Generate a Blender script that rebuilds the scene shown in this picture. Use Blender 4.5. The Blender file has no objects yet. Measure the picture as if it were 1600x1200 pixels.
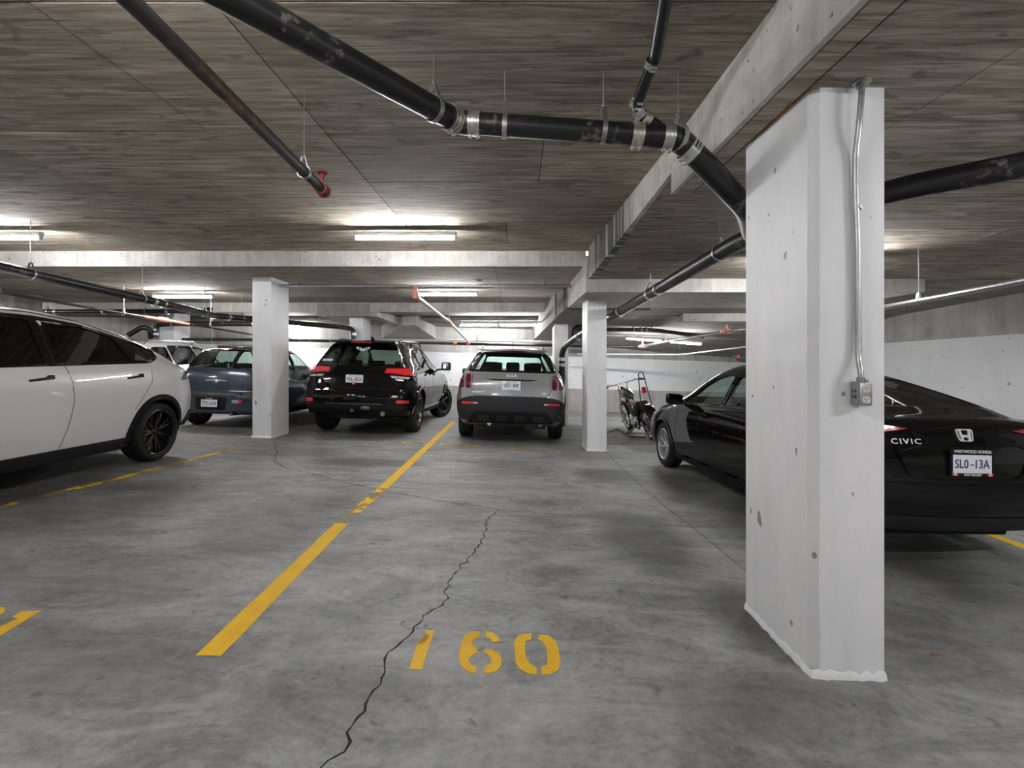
import bpy, bmesh, math, random
import numpy as np
from mathutils import Vector, Matrix
from mathutils.bvhtree import BVHTree
from mathutils.geometry import delaunay_2d_cdt
PI = math.pi
random.seed(7)
rnd = random.Random(11)
SC = bpy.context.scene
C = SC.collection
# ------------------------------------------------------------------ camera, world, exposure
F, CX, HY, EYE = 760.0, 805.0, 553.0, 1.27
cam = bpy.data.cameras.new('camera'); cam_o = bpy.data.objects.new('camera', cam); C.objects.link(cam_o)
cam.sensor_width = 36; cam.lens = 36 * F / 1600; cam.clip_start = 0.05; cam.clip_end = 100
cam_o.location = (0, 0, EYE); cam_o.rotation_euler = (PI / 2, 0, 0)
cam.shift_x = -(CX - 800) / 1600; cam.shift_y = -(600 - HY) / 1600
SC.camera = cam_o
SC.view_settings.view_transform = 'Standard'; SC.view_settings.look = 'None'
SC.view_settings.gamma = 1; SC.view_settings.use_curve_mapping = False
SC.view_settings.exposure = 2.85
SC.cycles.use_denoising = True
SC.cycles.max_bounces = 8; SC.cycles.diffuse_bounces = 5; SC.cycles.transparent_max_bounces = 12
SC.cycles.sample_clamp_indirect = 6
wd = bpy.data.worlds.new('world'); SC.world = wd; wd.use_nodes = True
wd.node_tree.nodes['Background'].inputs[0].default_value = (.5, .5, .52, 1)
wd.node_tree.nodes['Background'].inputs[1].default_value = 0.3
TUBE_POWER = 46.0
# ------------------------------------------------------------------ measuring helpers
SL = 0.03                                     # the floor falls 3 cm a metre to the right and to the back
def floor_z(x, y): return -SL * x - SL * y
def px(x, y, Y): return Vector(((x - CX) / F * Y, Y, EYE + (HY - y) / F * Y))
def fl(x, y, dz=0.0):
    u = (x - CX) / F; v = (HY - y) / F
    Y = -EYE / (v + SL * u + SL)
    return Vector((u * Y, Y, floor_z(u * Y, Y) + dz))
# ------------------------------------------------------------------ materials
MATS = {}
def nt(name):
    m = bpy.data.materials.new(name); m.use_nodes = True
    t = m.node_tree; b = t.nodes['Principled BSDF']
    MATS[name] = m
    return m, t, b
def N(t, typ, **kw):
    n = t.nodes.new(typ)
    for k, v in kw.items():
        if k in n.inputs: n.inputs[k].default_value = v
        else: setattr(n, k, v)
    return n
def ramp(t, fac, stops):
    r = t.nodes.new('ShaderNodeValToRGB')
    e = r.color_ramp.elements
    while len(e) < len(stops): e.new(0.5)
    for i, (p, c) in enumerate(stops):
        e[i].position = p; e[i].color = (c[0], c[1], c[2], 1) if not isinstance(c, (int, float)) else (c, c, c, 1)
    t.links.new(fac, r.inputs[0]); return r.outputs[0]
def pos(t, scale=(1, 1, 1), rot=(0, 0, 0), obj=False):
    if obj: g = t.nodes.new('ShaderNodeTexCoord').outputs['Object']
    else: g = t.nodes.new('ShaderNodeNewGeometry').outputs['Position']
    mp = t.nodes.new('ShaderNodeMapping'); mp.inputs['Scale'].default_value = scale; mp.inputs['Rotation'].default_value = rot
    t.links.new(g, mp.inputs['Vector']); return mp.outputs[0]
def noise(t, vec, scale, detail=5, rough=.6, dist=0.0):
    n = t.nodes.new('ShaderNodeTexNoise'); n.inputs['Scale'].default_value = scale; n.inputs['Detail'].default_value = detail
    n.inputs['Roughness'].default_value = rough; n.inputs['Distortion'].default_value = dist
    t.links.new(vec, n.inputs['Vector']); return n.outputs['Fac']
def mixc(t, fac, a, b, mode='MIX'):
    m = t.nodes.new('ShaderNodeMix'); m.data_type = 'RGBA'; m.blend_type = mode
    for sock, v in ((m.inputs[0], fac), (m.inputs[6], a), (m.inputs[7], b)):
        if isinstance(v, (int, float)): sock.default_value = v
        elif isinstance(v, tuple): sock.default_value = (v[0], v[1], v[2], 1)
        else: t.links.new(v, sock)
    return m.outputs[2]
def math_(t, op, a, b=None, clamp=False):
    m = t.nodes.new('ShaderNodeMath'); m.operation = op; m.use_clamp = clamp
    for i, v in enumerate((a, b)):
        if v is None: continue
        if isinstance(v, (int, float)): m.inputs[i].default_value = v
        else: t.links.new(v, m.inputs[i])
    return m.outputs[0]
def bump(t, b, h, strength=.3, dist=.01):
    n = t.nodes.new('ShaderNodeBump'); n.inputs['Strength'].default_value = strength; n.inputs['Distance'].default_value = dist
    t.links.new(h, n.inputs['Height']); t.links.new(n.outputs[0], b.inputs['Normal'])
def plain(name, col, rough=.5, metal=0, coat=0, var=.12, scale=30, emit=None):
    m, t, b = nt(name)
    f = noise(t, pos(t, obj=True), scale, 3)
    lo = tuple(c * (1 - var) for c in col); hi = tuple(min(1, c * (1 + var)) for c in col)
    t.links.new(ramp(t, f, [(.3, lo), (.7, hi)]), b.inputs['Base Color'])
    b.inputs['Roughness'].default_value = rough; b.inputs['Metallic'].default_value = metal
    b.inputs['Coat Weight'].default_value = coat; b.inputs['Coat Roughness'].default_value = .03
    if 'plastic' in name or name in ('seat_fabric', 'tire_rubber'): b.inputs['Specular IOR Level'].default_value = .22
    if name == 'gloss_black': b.inputs['Specular IOR Level'].default_value = 0
    if emit: b.inputs['Emission Color'].default_value = (*emit[0], 1); b.inputs['Emission Strength'].default_value = emit[1]
    return m
def spots(t, vec, centers):
    """soft masks for stains and other dark patches: list of (x, y, rx, ry, strength)"""
    out = None
    for (x, y, rx, ry, s) in centers:
        mp = t.nodes.new('ShaderNodeMapping'); mp.vector_type = 'TEXTURE'
        mp.inputs['Location'].default_value = (x, y, 0); mp.inputs['Scale'].default_value = (rx, ry, 1000)
        t.links.new(vec, mp.inputs[0])
        ln = t.nodes.new('ShaderNodeVectorMath'); ln.operation = 'LENGTH'; t.links.new(mp.outputs[0], ln.inputs[0])
        v = math_(t, 'SUBTRACT', 1.0, ln.outputs['Value'], True)
        v = math_(t, 'MULTIPLY', math_(t, 'MULTIPLY', v, 2.0, True), s)
        out = v if out is None else math_(t, 'MAXIMUM', out, v)
    return out
def soffit(name, lo, mid, hi, random_panels=True):
    m, t, b = nt(name)
    g = noise(t, pos(t, (.9, 11, 8)), 2.2, 9, .72, .6)
    g2 = noise(t, pos(t, (.5, .7, .7)), 1.3, 4, .6, .4)
    k = noise(t, pos(t, (1, 2.0, 1)), 3.4, 3, .55, .5)
    fg = noise(t, pos(t, (3, 60, 30)), 2.0, 6, .8)
    base = ramp(t, g, [(.33, lo), (.475, mid), (.62, hi)])
    c = mixc(t, math_(t, 'MULTIPLY', ramp(t, g2, [(.35, 0.0), (.65, 1.0)]), .5), base, tuple(v * .62 for v in mid))
    c = mixc(t, ramp(t, k, [(.61, 0.0), (.66, .7)]), c, tuple(v * .45 for v in mid))
    c = mixc(t, ramp(t, fg, [(.58, 0.0), (.72, .55)]), c, tuple(v * .5 for v in mid))
    if random_panels:
        oi = t.nodes.new('ShaderNodeObjectInfo')
        c = mixc(t, 1.0, c, ramp(t, oi.outputs['Random'], [(0, .80), (1, 1.12)]), 'MULTIPLY')
    t.links.new(c, b.inputs['Base Color']); b.inputs['Roughness'].default_value = .85
    bump(t, b, g, .35, .006)
    return m
soffit('soffit_concrete', (.11, .090, .062), (.36, .305, .235), (.66, .59, .49))
soffit('soffit_plain', (.13, .115, .095), (.27, .25, .215), (.42, .39, .35), False)
def concrete(name, lo, hi, drip=None, vert=True, pits=True):
    m, t, b = nt(name)
    g = noise(t, pos(t, (1, 1, 1)), 2.4, 8, .7, .4)
    v = noise(t, pos(t, (9, 9, .7) if vert else (1, 1, 1)), 1.6, 4, .6)
    c = ramp(t, math_(t, 'ADD', math_(t, 'MULTIPLY', g, .65), math_(t, 'MULTIPLY', v, .35)), [(.36, lo), (.62, hi)])
    if pits:
        p = noise(t, pos(t), 26, 2, .5)
        c = mixc(t, ramp(t, p, [(.70, 0.0), (.73, .8)]), c, (.06, .055, .05))
    if drip:                                   # dark runs of water down the beam's side, between two places along y
        sp = t.nodes.new('ShaderNodeSeparateXYZ'); t.links.new(pos(t), sp.inputs[0])
        st = noise(t, pos(t, (0, 14, .25)), 1.0, 4, .7)
        mk = ramp(t, st, [(.43, 0.0), (.53, 1.0)])
        mr = t.nodes.new('ShaderNodeMapRange'); mr.inputs[1].default_value = drip[0]; mr.inputs[2].default_value = drip[0] + .5
        t.links.new(sp.outputs[1], mr.inputs[0])
        mk = math_(t, 'MULTIPLY', mk, mr.outputs[0])
        c = mixc(t, math_(t, 'MULTIPLY', mk, .9), c, (.03, .036, .032))
    t.links.new(c, b.inputs['Base Color']); b.inputs['Roughness'].default_value = .8
    bump(t, b, g, .25, .006)
    return m
concrete('beam_concrete', (.36, .34, .31), (.62, .60, .56))
concrete('stained_beam', (.40, .385, .35), (.72, .70, .65), drip=(4.3, 6.9))
concrete('grey_concrete', (.20, .195, .18), (.42, .41, .385))
def white_paint():
    m, t, b = nt('white_paint')
    v = noise(t, pos(t, (2, 2, .6)), 1.8, 5, .6)
    c = ramp(t, v, [(.3, (.76, .77, .79)), (.7, (.88, .88, .89))])
    p = noise(t, pos(t, (1, 1, .8)), 13, 2, .4)
    c = mixc(t, ramp(t, p, [(.735, 0.0), (.755, .75)]), c, (.12, .11, .10))
    t.links.new(c, b.inputs['Base Color']); b.inputs['Roughness'].default_value = .45
    bump(t, b, noise(t, pos(t), 22, 4), .12, .004)
white_paint()
def wall_mat():
    """painted white band between bare concrete, its edges following the sloping floor"""
    for nm, a, bz in (('wall_painted', .70, 1.69), ('wall_painted_high', .70, 2.06)):
        m, t, b = nt(nm)
        sp = t.nodes.new('ShaderNodeSeparateXYZ'); t.links.new(pos(t), sp.inputs[0])
        h = math_(t, 'ADD', sp.outputs[2], math_(t, 'ADD', math_(t, 'MULTIPLY', sp.outputs[0], SL), math_(t, 'MULTIPLY', sp.outputs[1], SL)))
        up = math_(t, 'GREATER_THAN', h, a); dn = math_(t, 'LESS_THAN', h, bz)
        mk = math_(t, 'MULTIPLY', up, dn)
        g = noise(t, pos(t), 1.6, 7, .65, .3); v = noise(t, pos(t, (6, 6, .5)), 1.2, 4)
        gr = ramp(t, math_(t, 'ADD', math_(t, 'MULTIPLY', g, .6), math_(t, 'MULTIPLY', v, .4)), [(.34, (.27, .26, .235)), (.66, (.50, .49, .46))])
        wt = ramp(t, g, [(.3, (.72, .73, .74)), (.7, (.82, .82, .83))])
        p = noise(t, pos(t), 11, 2, .5)
        wt = mixc(t, ramp(t, p, [(.70, 0.0), (.72, .8)]), wt, (.12, .12, .11))
        c = mixc(t, mk, gr, wt)
        t.links.new(c, b.inputs['Base Color']); b.inputs['Roughness'].default_value = .6
        bump(t, b, g, .15, .006)
wall_mat()
def floor_mat():
    m, t, b = nt('floor_concrete')
    P = pos(t)
    a = noise(t, pos(t, (.8, .8, .8)), 1.1, 8, .66, .5)
    s = noise(t, pos(t, (.7, 1.9, 1), (0, 0, .5)), 1.9, 9, .75, 1.2)
    f = noise(t, P, 24, 8, .8)
    mixv = math_(t, 'ADD', math_(t, 'ADD', math_(t, 'MULTIPLY', a, .36), math_(t, 'MULTIPLY', s, .40)), math_(t, 'MULTIPLY', f, .24))
    c = ramp(t, mixv, [(.38, (.078, .077, .072)), (.45, (.172, .171, .167)), (.53, (.285, .285, .281)), (.64, (.42, .42, .42))])
    wp = t.nodes.new('ShaderNodeVectorMath'); wp.operation = 'ADD'
    nz = t.nodes.new('ShaderNodeTexNoise'); nz.inputs['Scale'].default_value = 2.2; nz.inputs['Detail'].default_value = 4
    sc_ = t.nodes.new('ShaderNodeVectorMath'); sc_.operation = 'MULTIPLY_ADD'
    t.links.new(nz.outputs['Color'], sc_.inputs[0]); sc_.inputs[1].default_value = (.5, .5, 0); sc_.inputs[2].default_value = (-.25, -.25, 0)
    t.links.new(P, wp.inputs[0]); t.links.new(sc_.outputs[0], wp.inputs[1])
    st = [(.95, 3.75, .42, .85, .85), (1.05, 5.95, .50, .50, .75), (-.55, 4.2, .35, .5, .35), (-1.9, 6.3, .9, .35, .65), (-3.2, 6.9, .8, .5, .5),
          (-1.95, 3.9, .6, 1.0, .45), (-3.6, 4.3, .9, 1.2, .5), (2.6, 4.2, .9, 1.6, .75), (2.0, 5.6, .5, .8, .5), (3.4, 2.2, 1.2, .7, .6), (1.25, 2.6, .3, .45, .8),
          (-4.9, 4.2, 1.1, 2.8, .9), (-2.7, 9.2, 1.2, 1.5, .55), (-.1, 9.0, .95, 1.5, .6), (-2.6, 2.9, .9, .5, .35), (-1.9, 2.1, .8, .35, .45), (-.8, 1.9, .5, .3, .35), (.9, 1.95, .5, .25, .4), (1.9, 2.5, .5, .5, .35)]  # entries under the parked cars and along the near edge simply darken the floor
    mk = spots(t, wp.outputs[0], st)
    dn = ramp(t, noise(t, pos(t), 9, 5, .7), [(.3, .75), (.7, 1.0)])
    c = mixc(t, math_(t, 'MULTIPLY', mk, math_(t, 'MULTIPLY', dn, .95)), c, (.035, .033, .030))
    k = noise(t, pos(t, (1, 1, 1)), 7.5, 3, .6)
    c = mixc(t, ramp(t, k, [(.67, 0.0), (.71, .6)]), c, (.07, .068, .062))
    t.links.new(c, b.inputs['Base Color'])
    r = ramp(t, a, [(.3, .42), (.7, .68)]); t.links.new(r, b.inputs['Roughness'])
    b.inputs['Specular IOR Level'].default_value = .2
    bump(t, b, math_(t, 'ADD', s, math_(t, 'MULTIPLY', f, .4)), .12, .006)
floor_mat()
def paint(name, wear):
    m, t, b = nt(name)
    out = t.nodes['Material Output']
    f = noise(t, pos(t), 9, 8, .75)
    f2 = noise(t, pos(t), 3.0, 3, .6)
    c = ramp(t, f, [(.3, (.60, .33, .012)), (.7, (.82, .49, .02))])
    t.links.new(c, b.inputs['Base Color']); b.inputs['Roughness'].default_value = .6; b.inputs['Specular IOR Level'].default_value = .2
    tr = t.nodes.new('ShaderNodeBsdfTransparent'); mx = t.nodes.new('ShaderNodeMixShader')
    w = math_(t, 'ADD', math_(t, 'MULTIPLY', f, .55), math_(t, 'MULTIPLY', f2, .45))
    t.links.new(ramp(t, w, [(wear, 1.0), (wear + .07, 0.0)]), mx.inputs[0])
    t.links.new(b.outputs[0], mx.inputs[1]); t.links.new(tr.outputs[0], mx.inputs[2]); t.links.new(mx.outputs[0], out.inputs[0])
paint('yellow_paint', .30); paint('worn_yellow_paint', .47); paint('faded_yellow_paint', .52)
def pipe_mat(name, col, spot, rough, thr=.64, metal=0):
    m, t, b = nt(name)
    f = noise(t, pos(t), 16, 8, .75); f2 = noise(t, pos(t), 2.4, 3)
    c = ramp(t, math_(t, 'ADD', math_(t, 'MULTIPLY', f, .6), math_(t, 'MULTIPLY', f2, .4)), [(thr - .06, col), (thr, spot)])
    t.links.new(c, b.inputs['Base Color']); b.inputs['Roughness'].default_value = rough; b.inputs['Metallic'].default_value = metal
    bump(t, b, f, .3, .003)
pipe_mat('cast_iron', (.010, .010, .011), (.15, .135, .12), .36, .62)
pipe_mat('rusty_steel', (.035, .033, .031), (.15, .070, .028), .55, .57)
plain('grey_steel_pipe', (.42, .42, .43), .3, .85, var=.2)
plain('galvanised', (.46, .46, .46), .38, .9, var=.15)
plain('band_steel', (.66, .64, .60), .3, .9, var=.2)
plain('red_paint', (.26, .03, .018), .45, var=.25)
plain('copper_red', (.62, .26, .18), .5, var=.2)
plain('white_enamel', (.78, .78, .78), .35)
plain('tire_rubber', (.018, .018, .018), .75, var=.2)
plain('rim_black', (.012, .012, .013), .25, .4, .6)
plain('rim_grey', (.10, .10, .105), .3, .8)
plain('rim_silver', (.62, .62, .64), .25, .95)
plain('dark_plastic', (.007, .007, .0075), .6, var=.2)
plain('grey_plastic', (.022, .023, .025), .55, var=.15)
plain('gloss_black', (.006, .006, .006), .12, 0, 1)
plain('badge_silver', (.80, .80, .82), .4, .3, var=.03)
plain('mirror_face', (.06, .075, .075), .04, 1, var=.02)
plain('chrome', (.85, .85, .86), .08, 1, var=.03)
plain('red_lamp', (.50, .010, .014), .12, 0, 1, var=.3, scale=60)
plain('dark_red_lamp', (.13, .006, .012), .1, 0, 1, var=.3, scale=60)
plain('bright_red_lamp', (.85, .035, .035), .15, 0, 1, var=.2, scale=50)
plain('orange_lamp', (.75, .22, .04), .2, 0, 1)
plain('clear_lamp', (.62, .62, .64), .1, .3, 1)
plain('seat_fabric', (.022, .022, .024), .85)
plain('plate_white', (.80, .81, .83), .4, var=.04)
plain('plate_blue', (.03, .045, .16), .4)
plain('seam_black', (.004, .004, .004), .8)
plain('seam_grey', (.14, .14, .14), .7)
plain('crack_black', (.012, .011, .010), .95)
plain('crack_grey', (.055, .053, .05), .9)
plain('sticker_white', (.8, .8, .8), .5, var=.05)
plain('outlet_ivory', (.72, .71, .64), .35)
plain('box_grey', (.34, .345, .35), .42, .55, var=.1)
plain('rust_stain', (.30, .13, .035), .9, var=.4, scale=12)
plain('brown_leaf', (.25, .10, .03), .8)
plain('frame_chrome_dark', (.22, .22, .21), .25, .9)
plain('tan_leather', (.40, .24, .17), .5)
def carpaint(name, col, flake=0.0, rough=.22, metal=0.0):
    m, t, b = nt(name)
    f = noise(t, pos(t, obj=True), 260, 2, .5)
    c = mixc(t, math_(t, 'MULTIPLY', f, flake), col, tuple(min(1, v * 2.0 + .01) for v in col))
    t.links.new(c, b.inputs['Base Color']); b.inputs['Roughness'].default_value = rough; b.inputs['Metallic'].default_value = metal
    b.inputs['Coat Weight'].default_value = 1; b.inputs['Coat Roughness'].default_value = .02
    if sum(col) < .1: b.inputs['Specular IOR Level'].default_value = .0; b.inputs['Coat IOR'].default_value = 1.42
carpaint('paint_white', (.70, .70, .71), .0, .3)
carpaint('paint_silver', (.52, .52, .52), .1, .3, .3)
carpaint('paint_blue', (.040, .053, .080), .25, .28, .35)
carpaint('paint_black', (.0045, .0045, .005), .1, .15)
carpaint('paint_grey', (.255, .258, .262), .1, .3, .15)
def glass(name, tint, glossy=.07):
    m, t, b = nt(name); out = t.nodes['Material Output']; t.nodes.remove(b)
    tr = t.nodes.new('ShaderNodeBsdfTransparent'); tr.inputs[0].default_value = (*tint, 1)
    gl = t.nodes.new('ShaderNodeBsdfGlossy'); gl.inputs['Roughness'].default_value = .02
    fr = t.nodes.new('ShaderNodeFresnel'); ge = t.nodes.new('ShaderNodeNewGeometry')
    t.links.new(math_(t, 'SUBTRACT', 1.5, math_(t, 'MULTIPLY', ge.outputs['Backfacing'], .8333)), fr.inputs[0])   # a thin pane reflects alike from both sides
    mx = t.nodes.new('ShaderNodeMixShader')
    t.links.new(math_(t, 'ADD', fr.outputs[0], glossy - .04, True), mx.inputs[0])
    t.links.new(tr.outputs[0], mx.inputs[1]); t.links.new(gl.outputs[0], mx.inputs[2]); t.links.new(mx.outputs[0], out.inputs[0])
glass('glass_clear', (.80, .93, .88)); glass('glass_privacy', (.10, .11, .11)); glass('glass_dark', (.02, .022, .022)); glass('glass_mid', (.66, .80, .75)); glass('glass_smoke', (.30, .36, .34))
def tube_mat():
    m, t, b = nt('lit_tube'); out = t.nodes['Material Output']; t.nodes.remove(b)
    e = t.nodes.new('ShaderNodeEmission'); e.inputs[0].default_value = (.975, .985, 1, 1); e.inputs[1].default_value = TUBE_POWER
    t.links.new(e.outputs[0], out.inputs[0])
tube_mat()
# ------------------------------------------------------------------ mesh helpers
def link(name, me, m=None, parent=None, smooth=None, mw=None):
    o = bpy.data.objects.new(name, me); C.objects.link(o)
    if m is not None:
        ms = m if isinstance(m, (list, tuple)) else [m]
        if not me.materials:
            for k in ms: me.materials.append(MATS[k])
    if parent is not None: o.parent = parent
    if smooth is not None and len(me.polygons):
        me.polygons.foreach_set('use_smooth', [True] * len(me.polygons))
        me.set_sharp_from_angle(angle=math.radians(smooth))
    if mw is not None: o.matrix_local = mw
    return o
def obj(name, bm, m, parent=None, smooth=None):
    bmesh.ops.recalc_face_normals(bm, faces=bm.faces)
    me = bpy.data.meshes.new(name); bm.to_mesh(me); bm.free()
    return link(name, me, m, parent, smooth)
def tag(o, label=None, cat=None, group=None, kind=None):
    if label: o['label'] = label
    if cat: o['category'] = cat
    if group: o['group'] = group
    if kind: o['kind'] = kind
    return o
def empty(name, label, cat, loc=(0, 0, 0), group=None, mat=None):
    o = bpy.data.objects.new(name, None); C.objects.link(o); o.empty_display_size = .1
    if mat is not None: o.matrix_world = mat
    else: o.location = loc
    return tag(o, label, cat, group)
def add_box(bm, lo, hi, bev=0.0, M=None):
    vs = [bm.verts.new((x, y, z)) for x in (lo[0], hi[0]) for y in (lo[1], hi[1]) for z in (lo[2], hi[2])]
    fs = [bm.faces.new([vs[i] for i in q]) for q in ((0, 1, 3, 2), (4, 6, 7, 5), (0, 4, 5, 1), (2, 3, 7, 6), (0, 2, 6, 4), (1, 5, 7, 3))]
    if bev > 0:
        es = list({e for f in fs for e in f.edges})
        r = bmesh.ops.bevel(bm, geom=es, offset=bev, segments=2, affect='EDGES', profile=.6)
        vs = list({v for f in r['faces'] for v in f.verts} | {v for v in vs if v.is_valid})
    if M is not None: bmesh.ops.transform(bm, matrix=M, verts=[v for v in vs if v.is_valid])
    return vs
def box(name, lo, hi, m, parent=None, bev=0.0):
    bm = bmesh.new(); add_box(bm, lo, hi, bev); return obj(name, bm, m, parent, 40 if bev else None)
def hexa(name, pts, m, parent=None):
    """8 corners: four below, then the four above them"""
    bm = bmesh.new(); v = [bm.verts.new(p) for p in pts]
    for q in ((0, 1, 2, 3), (4, 5, 6, 7), (0, 1, 5, 4), (1, 2, 6, 5), (2, 3, 7, 6), (3, 0, 4, 7)): bm.faces.new([v[i] for i in q])
    return obj(name, bm, m, parent)
def bend(pts, r, n=5):
    """round the corners of a polyline"""
    pts = [Vector(p) for p in pts]; out = [pts[0]]
    for a, b, c in zip(pts, pts[1:], pts[2:]):
        d1 = (a - b); d2 = (c - b); k = min(r, d1.length * .45, d2.length * .45)
        p, q = b + d1.normalized() * k, b + d2.normalized() * k
        for i in range(n + 1):
            t = i / n; out.append(p * (1 - t) ** 2 + b * 2 * t * (1 - t) + q * t * t)
    out.append(pts[-1]); return out
def add_tube(bm, pts, r, seg=10, cap=True):
    pts = [Vector(p) for p in pts]; n = len(pts)
    rs = r if isinstance(r, (list, tuple)) else [r] * n
    tg = [((pts[min(i + 1, n - 1)] - pts[max(i - 1, 0)]).normalized()) for i in range(n)]
    up = Vector((0, 0, 1)) if abs(tg[0].z) < .9 else Vector((1, 0, 0))
    a = tg[0].cross(up).normalized(); rings = []
    for i in range(n):
        a = (a - tg[i] * a.dot(tg[i])).normalized(); b = tg[i].cross(a)
        rings.append([bm.verts.new(pts[i] + (a * math.cos(2 * PI * k / seg) + b * math.sin(2 * PI * k / seg)) * rs[i]) for k in range(seg)])
    for u, v in zip(rings, rings[1:]):
        for k in range(seg): bm.faces.new((u[k], u[(k + 1) % seg], v[(k + 1) % seg], v[k]))
    if cap: bm.faces.new(rings[0]); bm.faces.new(list(reversed(rings[-1])))
def tube(name, pts, r, m, parent=None, seg=10):
    bm = bmesh.new(); add_tube(bm, pts, r, seg); return obj(name, bm, m, parent, 45)
def add_lathe(bm, prof, seg=32, M=None, close=False):
    """profile (radius, along) turned about the y axis"""
    rings = []
    for r, y in prof:
        rings.append([bm.verts.new((r * math.cos(2 * PI * k / seg), y, r * math.sin(2 * PI * k / seg))) for k in range(seg)])
    pr = list(zip(rings, rings[1:])) + ([(rings[-1], rings[0])] if close else [])
    for u, v in pr:
        for k in range(seg): bm.faces.new((u[k], u[(k + 1) % seg], v[(k + 1) % seg], v[k]))
    if not close:
        if prof[0][0] > 1e-4: bm.faces.new(rings[0])
        if prof[-1][0] > 1e-4: bm.faces.new(rings[-1])
    if M is not None: bmesh.ops.transform(bm, matrix=M, verts=[v for r in rings for v in r])
def add_poly(bm, pts, nrm, th):
    """a flat outline with thickness"""
    nrm = Vector(nrm); a = [bm.verts.new(p) for p in pts]; b = [bm.verts.new(Vector(p) + nrm * th) for p in pts]
    f = bm.faces.new(a); g = bm.faces.new(list(reversed(b)))
    n = len(pts)
    for i in range(n): bm.faces.new((a[i], b[i], b[(i + 1) % n], a[(i + 1) % n]))
    bmesh.ops.triangulate(bm, faces=[f, g])
def text_mesh(s, size, extrude=.001, shear=0.0, spacing=1.0, xscale=1.0, bold=0.0):
    cu = bpy.data.curves.new('lettering', 'FONT'); cu.body = s; cu.size = size; cu.extrude = extrude; cu.shear = shear
    cu.space_character = spacing; cu.align_x = 'CENTER'; cu.align_y = 'CENTER'; cu.offset = bold; cu.resolution_u = 3
    o = bpy.data.objects.new('lettering', cu); C.objects.link(o)
    dg = bpy.context.evaluated_depsgraph_get(); me = bpy.data.meshes.new_from_object(o.evaluated_get(dg))
    bpy.data.objects.remove(o); bpy.data.curves.remove(cu)
    me.materials.clear()
    if xscale != 1.0: me.transform(Matrix.Diagonal((xscale, 1, 1, 1)))
    return me
# ------------------------------------------------------------------ the setting
XR, XL, YB, YF = 8.0, -19.0, -8.0, 17.0
def fp(x, y, dz=0.0): return Vector((x, y, floor_z(x, y) + dz))
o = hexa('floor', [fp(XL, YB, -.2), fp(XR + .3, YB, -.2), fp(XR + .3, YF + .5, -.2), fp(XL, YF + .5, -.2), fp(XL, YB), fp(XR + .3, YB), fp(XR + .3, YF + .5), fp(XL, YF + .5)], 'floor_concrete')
tag(o, kind='structure')
def wy(x): return 14.8 + .15 * x             # the back wall runs a little askew
o = hexa('wall_back', [(XL, wy(XL), -.9), (XR, wy(XR), -.9), (XR, wy(XR) + .3, -.9), (XL, wy(XL) + .3, -.9), (XL, wy(XL), 3), (XR, wy(XR), 3), (XR, wy(XR) + .3, 3), (XL, wy(XL) + .3, 3)], 'wall_painted')
tag(o, kind='structure')
tag(box('wall_right', (XR, YB, -.9), (XR + .3, YF + .5, 3), 'wall_painted_high'), kind='structure')
tag(box('wall_left', (XL - .3, YB, -.9), (XL, YF, 3.2), 'wall_painted'), kind='structure')
tag(box('wall_front', (XL, YB - .3, -.9), (XR, YB, 3.2), 'wall_painted'), kind='structure')
ZA, ZB, ZP, ZC, ZTOP = 2.76, 2.537, 2.40, 2.304, 3.1
def slab(x0, x1, y0, y1, z, m='soffit_plain', z2=None, top=ZTOP, name='ceiling'):
    """underside z: a number, or the four corners' heights (x0y0, x1y0, x1y1, x0y1)"""
    zz = z if isinstance(z, tuple) else (z,) * 4
    xy = ((x0, y0), (x1, y0), (x1, y1), (x0, y1))
    o = hexa(name, [(x, y, q) for (x, y), q in zip(xy, zz)] + [(x, y, top) for x, y in xy], m)
    return tag(o, kind='structure')
XB = 1.10
XBF = 1.02
def panels(root, x0, x1, y0, y1, zf, nx, ny, j=.004, th=.006, m='soffit_concrete', extra=()):
    """board marks of the formwork: shallow proud fields parted by recessed joints"""
    xs = [x for x in nx if x0 < x < x1]; ys = [y for y in ny if y0 < y < y1]
    xs = [x0] + xs + [x1]; ys = [y0] + ys + [y1]
    for b, (ya, yb_) in enumerate(zip(ys, ys[1:])):
        xr = list(xs)
        for (row, xx) in extra:
            if row == b: xr = sorted(xr + [xx])
        for xa, xb in zip(xr, xr[1:]):
            if xb - xa < .05: continue
            pts = [(xa + j, ya + j), (xb - j, ya + j), (xb - j, yb_ - j), (xa + j, yb_ - j)]
            off = rnd.uniform(-.002, .003)
            bm = bmesh.new()
            lo = [bm.verts.new((x, y, zf(x, y) - th - off)) for x, y in pts]; hi = [bm.verts.new((x, y, zf(x, y) + .02)) for x, y in pts]
            bm.faces.new(lo)
            for i in range(4): bm.faces.new((lo[i], lo[(i + 1) % 4], hi[(i + 1) % 4], hi[i]))
            obj('panel', bm, m, root)
# high bay to the left, where the camera stands
a = slab(XL, XB, YB, 7.03, ZA, 'crack_grey')
panels(a, XL, XB, YB, 7.03, lambda x, y: ZA, [-18.3, -15.9, -13.5, -11.0, -8.6, -6.15, -3.70, -1.27, ], [-6.5, -5.3, -4.1, -2.8, -1.6, -.4, .8, 2.05, 3.26, 4.2, 5.52, 6.55], extra=((8, -2.05), (9, .2), (10, -2.6), (11, -.1)))
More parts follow.
